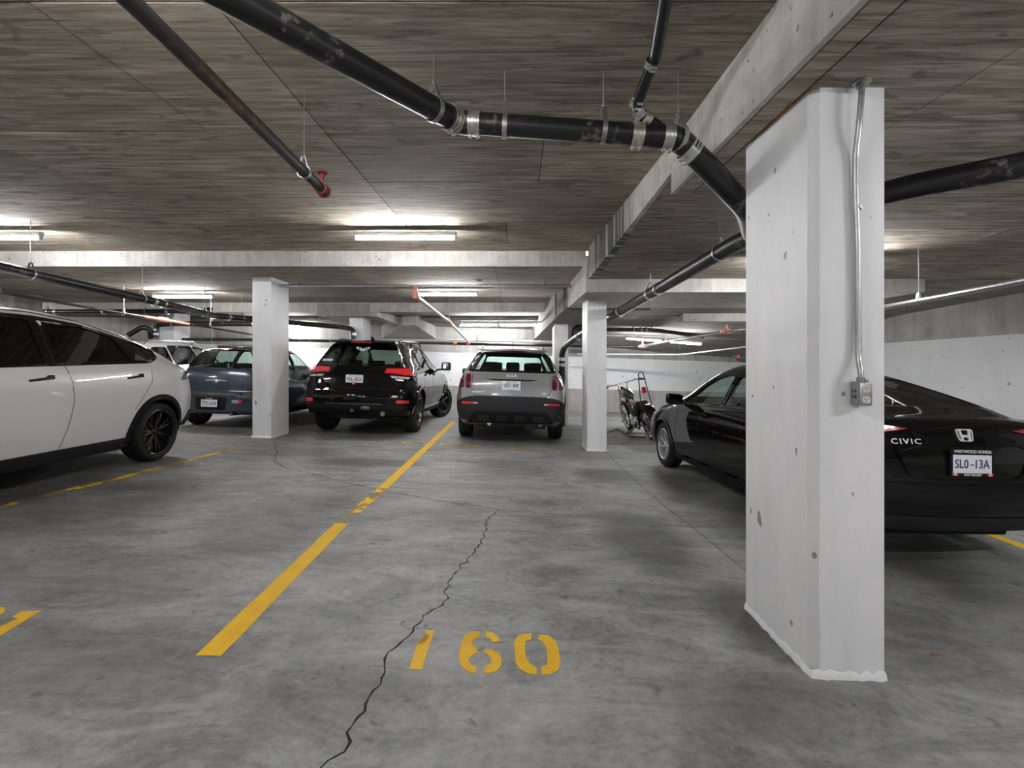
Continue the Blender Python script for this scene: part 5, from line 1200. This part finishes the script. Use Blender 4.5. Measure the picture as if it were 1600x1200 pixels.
# ---- black saloon
def black_saloon():
    sh = Shape([(-1.03, .60), (-1.035, .72), (-1.02, .84), (-.985, .96), (-.955, 1.05), (-.91, 1.085), (-.80, 1.112), (-.5, 1.205), (-.1, 1.315), (.3, 1.42), (.7, 1.49), (1.2, 1.505), (1.55, 1.445), (1.95, 1.25), (2.35, 1.04), (2.65, .97), (3.1, .86), (3.45, .72), (3.58, .56), (3.60, .45)],
               [(-1.03, .60), (-1.03, .48), (-.99, .36), (-.92, .29), (-.6, .22), (0, .20), (2.7, .18), (3.3, .20), (3.56, .28), (3.60, .45)],
               [(.15, .78), (.3, .85), (.5, .89), (.75, .90), (.9, .885), (.99, .86), (1.1, .78), (1.3, .68), (1.42, .58), (1.48, .52)], ar=.10, Rr=.7, af=.07, Rf=.7, edge=.055, br=.14, bf=.20, crown=.04, belt=1.0)
    win = [(rpoly([(-.30, 1.075), (.10, 1.06), (.10, 1.24), (-.05, 1.20)], .02), 'glass_privacy'), (rpoly([(.17, 1.06), (1.0, 1.02), (1.0, 1.345), (.5, 1.315), (.17, 1.24)], .04), 'glass_mid'), (rpoly([(1.08, 1.018), (2.06, .99), (1.75, 1.20), (1.5, 1.315), (1.3, 1.35), (1.08, 1.348)], .05), 'glass_clear')]
    rw = rpoly([(-.64, 1.16), (.64, 1.16), (.58, 1.30), (.50, 1.37), (-.50, 1.37), (-.58, 1.30)], .05)
    fw = rpoly([(-.68, 1.06), (.68, 1.06), (.54, 1.37), (-.54, 1.37)], .06)
    s_ = .93; th = .048; hx, hy = -math.sin(th), math.cos(th)
    ry, rx = 3.2, 2.99
    ax = (rx + hx * 1.03 * s_, ry + hy * 1.03 * s_)
    c = Car('glossy black saloon parked behind the foreground pillar, boot toward the camera', car_matrix(ax[0], ax[1], PI / 2 + th, s_), 'paint_black', sh, 2.70, .325, .215, 1.55, ('rim_silver', 8, 'swirl'), .215,
            [(-.66, 1.0), (-.60, 1.08), (-.45, 1.15), (-.1, 1.255), (.3, 1.345), (.7, 1.40), (1.2, 1.41), (1.55, 1.355), (1.95, 1.18), (2.25, 1.03), (2.3, .8)], win, (rw, .5, 'glass_dark'), (fw, .9), .36)
    for w_, g in win: c.both('window_surround', grow(w_, .02), .003, .008, 'gloss_black', .1, [w_])
    c.both('window_trim', ribbon([(-.36, 1.055), (.2, 1.038), (1.0, .998), (2.1, .968)], .012), .008, .010, 'frame_chrome_dark', .08)
    for pts in ([(.36, .36), (.40, .55), (.24, .95), (.12, 1.04)], [(1.06, .26), (1.05, 1.0)], [(2.16, .30), (2.20, .6), (2.13, .95)]): c.both('door_seam', ribbon(pts, .007), .0015, .003, 'seam_black', .06)
    for x in (.28, 1.16): c.both('door_handle', rpoly([(x, .875), (x + .21, .86), (x + .21, .888), (x, .905)], .013), .032, .025, 'gloss_black', .06)
    c.both('sill', rpoly([(.42, .22), (2.30, .21), (2.30, .27), (.42, .30)], .01), .022, .04, 'dark_plastic', .1)
    c.both('side_crease', ribbon([(-.2, .86), (.4, .80), (1.2, .76), (2.2, .74)], .020), .006, .008, 'paint_black', .08)
    c.both('mud_flap', [(2.30, .14), (2.36, .14), (2.36, .34), (2.30, .34)], .004, .02, 'dark_plastic', .06)
    for x in (0, 2.70): c.both('wheel_arch', ring_arc(x, .325, .36, .395, 0, 180), .010, .03, 'paint_black', .08)
    c.both('marker_lamp', rpoly([(3.10, .62), (3.24, .60), (3.24, .65), (3.10, .67)], .01), .012, .02, 'orange_lamp', .05)
    c.part('headlamp', rpoly([(.45, .64), (.80, .70), (.80, .78), (.45, .72)], .02), 'F', .008, .02, 'clear_lamp', .06); c.part('headlamp', rpoly([(-.45, .64), (-.80, .70), (-.80, .78), (-.45, .72)][::-1], .02), 'F', .008, .02, 'clear_lamp', .06)
    # rear
    lamp = [(.885, .98), (.84, 1.045), (.58, 1.035), (.40, 1.012), (.56, .985), (.70, .96), (.73, .82), (.66, .70), (.74, .69), (.86, .80)]
    c.back('tail_lamp', rpoly(lamp, .012), .016, .03, 'red_lamp', .05, True)
    c.back('tail_lamp_light', rpoly([(.86, 1.0), (.82, 1.03), (.62, 1.018), (.74, .99)], .008), .020, .008, 'bright_red_lamp', .05, True)
    c.back('boot_recess', rpoly([(-.50, .885), (-.42, .905), (.42, .905), (.50, .885), (.42, .70), (.34, .675), (-.34, .675), (-.42, .70)], .02), .002, .004, 'gloss_black', .05)
    c.back('recess_edge', grow(rpoly([(-.50, .885), (-.42, .905), (.42, .905), (.50, .885), (.42, .70), (.34, .675), (-.34, .675), (-.42, .70)], .02), .016), .013, .016, 'paint_black', .05, False, [rpoly([(-.50, .885), (-.42, .905), (.42, .905), (.50, .885), (.42, .70), (.34, .675), (-.34, .675), (-.42, .70)], .02)])
    c.back('boot_seam', ribbon([(-.72, 1.06), (-.70, .80), (-.60, .655), (.60, .655), (.70, .80), (.72, 1.06)], .008), .002, .003, 'seam_black', .05)
    c.back('bumper', rpoly([(-.90, .36), (.90, .36), (.90, .54), (.66, .628), (-.66, .628), (-.90, .54)], .03), .018, .03, 'paint_black', .07)
    c.back('bumper_lip', rpoly([(-.88, .30), (.88, .30), (.86, .40), (-.86, .40)], .02), .030, .035, 'grey_plastic', .07)
    c.back('bumper_vent', rpoly([(.86, .44), (.62, .44), (.66, .50), (.86, .58)], .02), .022, .01, 'dark_plastic', .06, True)
    c.plate(0, .785, 'SL0  13A', frame=[('WESTWOOD HONDA', .086, .030, .92), ('PORT MOODY', -.078, .020, 1.0)], x_out=.014)
    l = c.hit(0, .785)[0]
    for sy in (1, -1):
        bm = bmesh.new(); add_box(bm, (l.x - .0225, sy * .13 - .022, .785 - .083), (l.x - .0215, sy * .13 + .022, .785 - .062)); fg = obj('flag_decal', bm, 'sticker_white', c.root)
        bm = bmesh.new()
        for k in (-1, 1): add_box(bm, (l.x - .0235, sy * .13 + k * .0165 - .0055, .785 - .083), (l.x - .0224, sy * .13 + k * .0165 + .0055, .785 - .062))
        add_lathe(bm, [(0, -.0004), (.005, -.0004), (.005, .0004), (0, .0004)], 6, Matrix.Translation((l.x - .023, sy * .13, .785 - .0725)) @ Matrix.Rotation(PI / 2, 4, 'Z')); obj('flag_bars', bm, 'bright_red_lamp', fg)
    c.letters('badge', 'CIVIC', .435, .918, .054, 'badge_silver', off=.022, xs=1.35, bold=.0006, spacing=1.25)
    # emblem: rounded frame with an upright letter inside
    zc = .975; fr_ = rpoly([(-.052, -.040), (.052, -.040), (.066, .046), (-.066, .046)], .022)
    c.back('emblem_frame', [(a, zc + b) for a, b in fr_], .016, .012, 'badge_silver', .04, False, [[(a * .84, zc + b * .84) for a, b in fr_]])
    c.back('emblem_backing', [(a * .84, zc + b * .84) for a, b in fr_], .008, .006, 'gloss_black', .04)
    for sg in (1, -1): c.back('emblem_letter', [(sg * .016, zc - .034), (sg * .034, zc - .034), (sg * .046, zc + .038), (sg * .026, zc + .038)][::sg], .016, .010, 'badge_silver', .04)
    c.back('emblem_letter', [(-.024, zc - .012), (.024, zc - .012), (.026, zc + .006), (-.026, zc + .006)], .0155, .010, 'badge_silver', .04)
    bm = bmesh.new(); l, n = c.hit(.0, .0, 'T') if 0 else (Vector((-.80, -.30, 1.105)), None); add_lathe(bm, [(0, -.012), (.014, -.008), (.016, .012)], 12, Matrix.Translation((-.62, -.20, 1.128)) @ Matrix.Rotation(-PI / 2, 4, 'X')); obj('washer_cap', bm, 'chrome', c.root, 40)
    c.mirror(1.98, 1.03, .84, 'gloss_black', size=(.10, .22, .14)); c.interior(((.40, 'b'), (1.25, 'front')), 1.95, .36, 1.15)
    bm = bmesh.new(); add_cushion(bm, (-.55, 0, .27), (.5, 1.1, .14), None, .04); obj('muffler', bm, 'dark_plastic', c.root, 50)
    bm = bmesh.new(); add_tube(bm, [(0, -.6, .26), (0, .6, .26)], .04, 10); obj('rear_axle', bm, 'dark_plastic', c.root, 50)
    return c
# ---- white crossover, side on
def white_car():
    sh = Shape([(-.93, .66), (-.935, .78), (-.90, .92), (-.86, 1.05), (-.80, 1.14), (-.60, 1.24), (-.30, 1.38), (.10, 1.535), (.50, 1.645), (1.0, 1.715), (1.5, 1.73), (1.9, 1.69), (2.3, 1.55), (2.9, 1.22), (3.2, 1.09), (3.6, .95), (3.8, .78), (3.85, .6)],
               [(-.93, .66), (-.925, .52), (-.86, .40), (-.70, .32), (-.4, .25), (0, .22), (2.9, .22), (3.4, .23), (3.78, .34), (3.85, .6)],
               [(.2, .86), (.35, .905), (.55, .945), (.80, .955), (.98, .945), (1.12, .915), (1.24, .86), (1.4, .76), (1.58, .66), (1.73, .55)], ar=.16, Rr=.9, edge=.07, br=.16, crown=.04)
    win = [(rpoly([(-.17, 1.36), (-.08, 1.275), (.07, 1.235), (.33, 1.225), (.40, 1.40), (.30, 1.47), (.06, 1.425)], .04), 'glass_privacy'), (rpoly([(.37, 1.225), (1.30, 1.19), (1.24, 1.56), (.82, 1.575), (.44, 1.48)], .03), 'glass_dark'), (rpoly([(1.42, 1.17), (2.66, 1.15), (2.35, 1.36), (2.0, 1.54), (1.80, 1.60), (1.38, 1.60)], .05), 'glass_privacy')]
    rw = rpoly([(-.56, 1.24), (.56, 1.24), (.52, 1.40), (.46, 1.50), (-.46, 1.50), (-.52, 1.40)], .05)
    fw = rpoly([(-.66, 1.20), (.66, 1.20), (.54, 1.60), (-.54, 1.60)], .06)
    c = Car('white rounded crossover with black windows cut off at the photo edge', car_matrix(-5.36, 6.0, -PI / 2), 'paint_white', sh, 2.89, .355, .255, 1.66, ('rim_black', 7, 'pair'), .27,
            [(-.5, 1.1), (-.25, 1.31), (.12, 1.46), (.50, 1.57), (1.0, 1.645), (1.5, 1.66), (1.9, 1.62), (2.3, 1.48), (2.8, 1.20), (2.85, .9)], win, (rw, .4, 'glass_privacy'), (fw, 1.6), .405)
    big = rpoly([(-.25, 1.375), (-.12, 1.26), (.06, 1.20), (.5, 1.185), (1.4, 1.155), (2.80, 1.115), (2.4, 1.385), (2.02, 1.575), (1.84, 1.64), (1.3, 1.645), (.80, 1.605), (.36, 1.50), (.04, 1.435)], .04)
    c.both('window_surround', big, .003, .008, 'gloss_black', .1, [w_ for w_, g in win])
    c.both('window_seal', ribbon([(1.34, 1.175), (1.30, 1.56)], .006), .006, .006, 'frame_chrome_dark', .08)
    c.both('roof_line', ribbon([(-.26, 1.37), (-.02, 1.458), (.36, 1.535), (.80, 1.64), (1.3, 1.68), (1.84, 1.675), (2.05, 1.60)], .014), .002, .004, 'seam_black', .08)
    c.both('sill', rpoly([(.40, .22), (2.50, .22), (2.50, .34), (.42, .35)], .01), .016, .04, 'grey_plastic', .1)
    c.both('wheel_arch', ring_arc(0, .355, .405, .465, -12, 185, 26), .014, .04, 'dark_plastic', .08); c.both('wheel_arch', ring_arc(2.89, .355, .405, .465, -5, 188, 26), .014, .04, 'dark_plastic', .08)
    for pts in ([(1.28, .35), (1.235, .55), (1.19, .80), (1.20, 1.02), (1.23, 1.16)], [(.40, .66), (.28, .82), (.14, .98), (.10, 1.15)], [(2.40, .36), (2.45, .8), (2.42, 1.1)]): c.both('door_seam', ribbon(pts, .008), .0015, .003, 'seam_grey', .06)
    for x in (.26, 1.38):
        c.both('door_handle', rpoly([(x, 1.035), (x + .07, 1.03), (x + .25, 1.015), (x + .25, 1.035), (x + .08, 1.055), (x + .06, 1.075), (x, 1.075)], .012), .008, .010, 'gloss_black', .06)
    c.back('tail_lamp', rpoly([(.90, .98), (.80, 1.10), (.55, 1.09), (.60, 1.02)], .02), .010, .02, 'dark_red_lamp', .05, True)
    c.both('tail_lamp', rpoly([(-.86, 1.11), (-.80, 1.165), (-.58, 1.185), (-.66, 1.13), (-.72, 1.01), (-.84, .95)], .015), .010, .02, 'dark_red_lamp', .05)
    c.back('bumper_cladding', rpoly([(-.88, .38), (.88, .38), (.84, .58), (-.84, .58)], .03), .014, .03, 'dark_plastic', .08)
    c.plate(0, .80, 'TR4 29K' if 0 else '', x_out=.01) if 0 else None
    c.mirror(2.35, 1.17, .86, 'gloss_black'); c.interior(((.55, 'b'), (1.45, 'front')), 2.3, .45, 1.2)
    return c
# ---- silver car in the far corner
def silver_car():
    sh = Shape([(-.95, .60), (-.95, .74), (-.92, .88), (-.88, 1.0), (-.82, 1.10), (-.62, 1.34), (-.45, 1.47), (-.2, 1.54), (.4, 1.60), (1.0, 1.60), (1.4, 1.56), (1.85, 1.38), (2.4, 1.10), (2.9, 1.0), (3.4, .90), (3.65, .72), (3.68, .55)],
               [(-.95, .60), (-.94, .46), (-.86, .34), (-.6, .25), (2.7, .22), (3.4, .26), (3.62, .36), (3.68, .55)],
               [(.2, .80), (.4, .88), (.65, .92), (.9, .915), (1.05, .89), (1.2, .82), (1.4, .70), (1.6, .58)], edge=.06)
    win = [(rpoly([(-.48, 1.15), (.16, 1.12), (.16, 1.43), (-.18, 1.41)], .04), 'glass_privacy'), (rpoly([(.25, 1.12), (1.02, 1.10), (1.02, 1.48), (.25, 1.46)], .04), 'glass_privacy'), (rpoly([(1.10, 1.095), (2.04, 1.09), (1.7, 1.32), (1.45, 1.45), (1.10, 1.48)], .05), 'glass_clear')]
    rw = rpoly([(-.68, 1.14), (.68, 1.14), (.56, 1.42), (-.56, 1.42)], .05)
    fw = rpoly([(-.66, 1.14), (.66, 1.14), (.54, 1.46), (-.54, 1.46)], .06)
    c = Car('silver wagon mostly hidden between the white car and the blue hatchback', car_matrix(-8.3, 10.3, PI / 2, 1.04), 'paint_silver', sh, 2.7, .34, .22, 1.58, ('rim_silver', 5, 'pair'), .225,
            [(-.78, 1.0), (-.55, 1.34), (-.38, 1.44), (.4, 1.535), (1.0, 1.535), (1.4, 1.49), (1.85, 1.30), (2.3, 1.08), (2.35, .8)], win, (rw, .1, 'glass_privacy'), (fw, 1.0), .39)
    for w_, g in win: c.both('window_surround', grow(w_, .025), .003, .008, 'gloss_black', .1, [w_])
    c.both('window_trim', ribbon([(-.52, 1.12), (.2, 1.09), (1.1, 1.068), (2.08, 1.06)], .014), .006, .008, 'chrome', .08)
    c.back('tail_lamp', rpoly([(.90, .92), (.84, 1.08), (.66, 1.07), (.68, .92)], .02), .012, .02, 'red_lamp', .05, True)
    for y in (-.55, .55):
        bm = bmesh.new(); add_tube(bm, bend([(-.3, y, 1.47), (-.15, y, 1.57), (1.2, y, 1.615), (1.4, y, 1.52)], .08), .015, 8); obj('roof_rail', bm, 'chrome', c.root, 50)
    c.mirror(1.85, 1.12, .86, 'paint_silver'); c.interior(((.45, 'b'), (1.3, 'front')), 1.95, .42, 1.15)
    return c
grey_suv(); black_suv(); blue_hatch(); black_saloon(); white_car(); silver_car()
# ------------------------------------------------------------------ motorcycle leaning on its stand
def motorcycle():
    rear, front = Vector((2.63, 9.2, 0)), Vector((2.53, 10.68, 0))
    hd = math.atan2(front.y - rear.y, front.x - rear.x); M = car_matrix(rear.x, rear.y, hd, 1.0) @ Matrix.Rotation(-math.radians(16), 4, 'X')
    r = empty('motorcycle', 'stripped-down chopper motorcycle leaning on its stand near the far wall', 'motorcycle', mat=M)
    WB = 1.50
    def wh(x, R, w, name):
        bm = bmesh.new(); add_lathe(bm, [(R - .075, -w * .35), (R - .05, -w * .5), (R - .015, -w * .38), (R, 0), (R - .015, w * .38), (R - .05, w * .5), (R - .075, w * .35)], 40, None, True)
        t = obj('wheel', bm, 'tire_rubber', r, 40); t.matrix_local = Matrix.Translation((x, 0, R))
        bm = bmesh.new(); add_lathe(bm, [(R - .095, -w * .3), (R - .072, -w * .42), (R - .072, w * .42), (R - .095, w * .3)], 40, None, True); rm = obj('rim', bm, 'chrome', t, 40)
        bm = bmesh.new()
        for k in range(20):
            a = 2 * PI * k / 20; b = a + (.35 if k % 2 else -.35); s = .03 if k % 4 < 2 else -.03
            add_tube(bm, [(math.cos(a) * .03, s, math.sin(a) * .03), (math.cos(b) * (R - .09), 0, math.sin(b) * (R - .09))], .0025, 4)
        add_tube(bm, [(0, -.06, 0), (0, .06, 0)], .035, 12); obj('spokes', bm, 'chrome', rm, 50)
        bm = bmesh.new(); add_lathe(bm, [(.05, .045), (.13, .045), (.13, .05), (.05, .05)], 24, None, True); obj('brake_disc', bm, 'frame_chrome_dark', rm, 40)
    wh(0, .32, .14, 'rear'); wh(WB, .33, .09, 'front')
    bm = bmesh.new()
    add_tube(bm, bend([(WB - .33, 0, .86), (.62, 0, .72), (.30, 0, .60), (.0, -.10, .33)], .1), .018, 8); add_tube(bm, bend([(.30, 0, .60), (.10, .10, .45), (0, .10, .33)], .1), .018, 8)
    add_tube(bm, bend([(WB - .31, 0, .80), (WB - .42, .07, .22), (.42, .10, .17), (.28, .05, .58)], .08), .017, 8); add_tube(bm, bend([(WB - .31, 0, .80), (WB - .42, -.07, .22), (.42, -.10, .17), (.28, -.05, .58)], .08), .017, 8)
    add_tube(bm, [(.36, .09, .24), (0, .10, .32)], .016, 8); add_tube(bm, [(.36, -.09, .24), (0, -.10, .32)], .016, 8); obj('frame', bm, 'gloss_black', r, 50)
    bm = bmesh.new()
    for y in (-.09, .09): add_tube(bm, [(WB, y, .33), (WB - .16, y, .66), (WB - .30, y, .95)], [.024, .022, .020], 10)
    for z, x in ((.90, WB - .28), (.78, WB - .225)): add_box(bm, (x - .03, -.11, z - .012), (x + .03, .11, z + .012), .006)
    obj('fork', bm, 'chrome', r, 50)
    bm = bmesh.new(); hx = WB - .32
    add_tube(bm, bend([(hx - .16, .40, 1.06), (hx - .06, .30, 1.08), (hx + .02, .10, 1.06), (hx, .07, .93)], .06), .013, 8); add_tube(bm, bend([(hx - .16, -.40, 1.06), (hx - .06, -.30, 1.08), (hx + .02, -.10, 1.06), (hx, -.07, .93)], .06), .013, 8); add_tube(bm, [(hx + .02, -.12, 1.06), (hx + .02, .12, 1.06)], .013, 8)
    hb = obj('handlebar', bm, 'chrome', r, 50)
    for s in (1, -1):
        bm = bmesh.new(); add_tube(bm, [(hx - .20, s * .44, 1.055), (hx - .11, s * .35, 1.07)], .019, 10); obj('grip', bm, 'tire_rubber', hb, 50)
        bm = bmesh.new(); add_tube(bm, [(hx - .03, s * .30, 1.10), (hx - .09, s * .42, 1.085)], .006, 6); add_box(bm, (hx - .06, s * .29 - .02, 1.075), (hx - .01, s * .29 + .02, 1.11), .006); obj('lever', bm, 'chrome', hb, 50)
    bm = bmesh.new(); add_tube(bm, [(hx + .08, 0, .90), (hx + .12, 0, .90), (hx + .20, 0, .90), (hx + .22, 0, .90)], [.04, .075, .085, .08], 16); obj('headlight', bm, 'gloss_black', r, 50)
    # teardrop tank
    bm = bmesh.new(); prof = [(0, .012, .02), (.06, .05, .05), (.16, .085, .085), (.28, .115, .105), (.38, .125, .115), (.45, .10, .10), (.49, .05, .06), (.50, .01, .02)]; rings = []
    for (u, w, h) in prof:
        rings.append([bm.verts.new((.66 + u, w * math.cos(2 * PI * k / 20), .80 + u * .14 + h * math.sin(2 * PI * k / 20))) for k in range(20)])
    for a, b in zip(rings, rings[1:]):
        for k in range(20): bm.faces.new((a[k], a[(k + 1) % 20], b[(k + 1) % 20], b[k]))
    bm.faces.new(rings[0]); bm.faces.new(rings[-1]); tk = obj('fuel_tank', bm, 'frame_chrome_dark', r, 60)
    bm = bmesh.new(); add_tube(bm, [(1.0, 0, .95), (1.0, 0, .98)], .03, 14); obj('filler_cap', bm, 'chrome', tk, 40)
    # twin engine with cooling fins
    bm = bmesh.new(); add_tube(bm, [(.72, -.12, .32), (.72, .12, .32)], .15, 20); add_tube(bm, [(.50, -.10, .34), (.50, .10, .34)], .10, 16); en = obj('engine', bm, 'chrome', r, 40)
    for s, nm in ((-1, 0), (1, 0)):
        bm = bmesh.new(); A = Vector((.72 + s * .06, 0, .42)); d = Vector((s * .42, 0, 1)).normalized()
        for k in range(8): add_tube(bm, [A + d * (.028 * k), A + d * (.028 * k + .012)], .078 if k < 7 else .06, 16)
        add_tube(bm, [A, A + d * .25], .055, 12); obj('cylinder_head', bm, 'frame_chrome_dark', en, 40)
    bm = bmesh.new(); add_tube(bm, [(.60, -.18, .50), (.60, -.12, .50)], .075, 20); obj('air_cleaner', bm, 'chrome', en, 40)
    for k, zz_ in ((0, .24), (1, .30)):
        bm = bmesh.new(); add_tube(bm, bend([(.80 - .1 * k, -.10, .56), (.86 - .1 * k, -.18, .42), (.70, -.19, zz_), (-.12, -.20, zz_)], .07), [.022] * 1 and .026, 10); obj('exhaust', bm, 'chrome', r, 50)
    bm = bmesh.new(); add_cushion(bm, (.42, 0, .70), (.40, .24, .07), None, .03); obj('seat', bm, 'tan_leather', r, 60)
    bm = bmesh.new(); pv = None
    for k in range(15):
        a = math.radians(25 + 150 * k / 14); row = [bm.verts.new((math.cos(a) * q, y, .32 + math.sin(a) * q)) for q, y in ((.345, -.10), (.375, -.06), (.38, .06), (.345, .10), (.355, .06), (.36, -.06))]
        if pv:
            for j in range(6): bm.faces.new((pv[j], pv[(j + 1) % 6], row[(j + 1) % 6], row[j]))
        pv = row
    obj('rear_fender', bm, 'gloss_black', r, 60)
    bm = bmesh.new(); add_tube(bm, bend([(.02, .13, .32), (-.06, .10, .72), (-.20, .045, 1.30), (-.21, 0, 1.335), (-.20, -.045, 1.30), (-.06, -.10, .72), (.02, -.13, .32)], .05), .0105, 8); sb = obj('sissy_bar', bm, 'frame_chrome_dark', r, 50)
    bm = bmesh.new(); add_cushion(bm, (-.15, 0, .98), (.05, .08, .12), None, .02); obj('tail_lamp', bm, 'red_lamp', sb, 50)
    bm = bmesh.new(); add_cushion(bm, (.22, 0, .66), (.16, .24, .16), None, .05); obj('saddle_roll', bm, 'seat_fabric', r, 60)
    bm = bmesh.new(); add_box(bm, (-.36, -.09, .30), (-.352, .09, .42), .002); obj('license_plate', bm, 'plate_white', r, 40)
    bm = bmesh.new(); add_tube(bm, [(.62, .12, .20), (.55, .36, .085)], .012, 8); add_box(bm, (.52, .33, .070), (.60, .41, .080), .003); obj('kickstand', bm, 'frame_chrome_dark', r, 50)
    for s in (1, -1):
        bm = bmesh.new(); add_tube(bm, [(1.02, s * .10, .28), (1.02, s * .26, .30)], .014, 8); obj('foot_peg', bm, 'chrome', r, 50)
motorcycle()
g = empty('wheel_stand', 'low dark tubular stand lying on the floor beside the motorcycle', 'stand', fl(972, 678))
bm = bmesh.new(); add_tube(bm, bend([v + Vector((0, 0, .014)) for v in (fl(943, 677), fl(956, 675), fl(965, 671), fl(972, 675), fl(985, 684), fl(1010, 684), fl(1008, 678), fl(978, 677.5))], .05), .011, 8)
o = obj('frame', bm, 'rusty_steel', None, 50); o.parent = g; o.matrix_parent_inverse = g.matrix_basis.inverted()
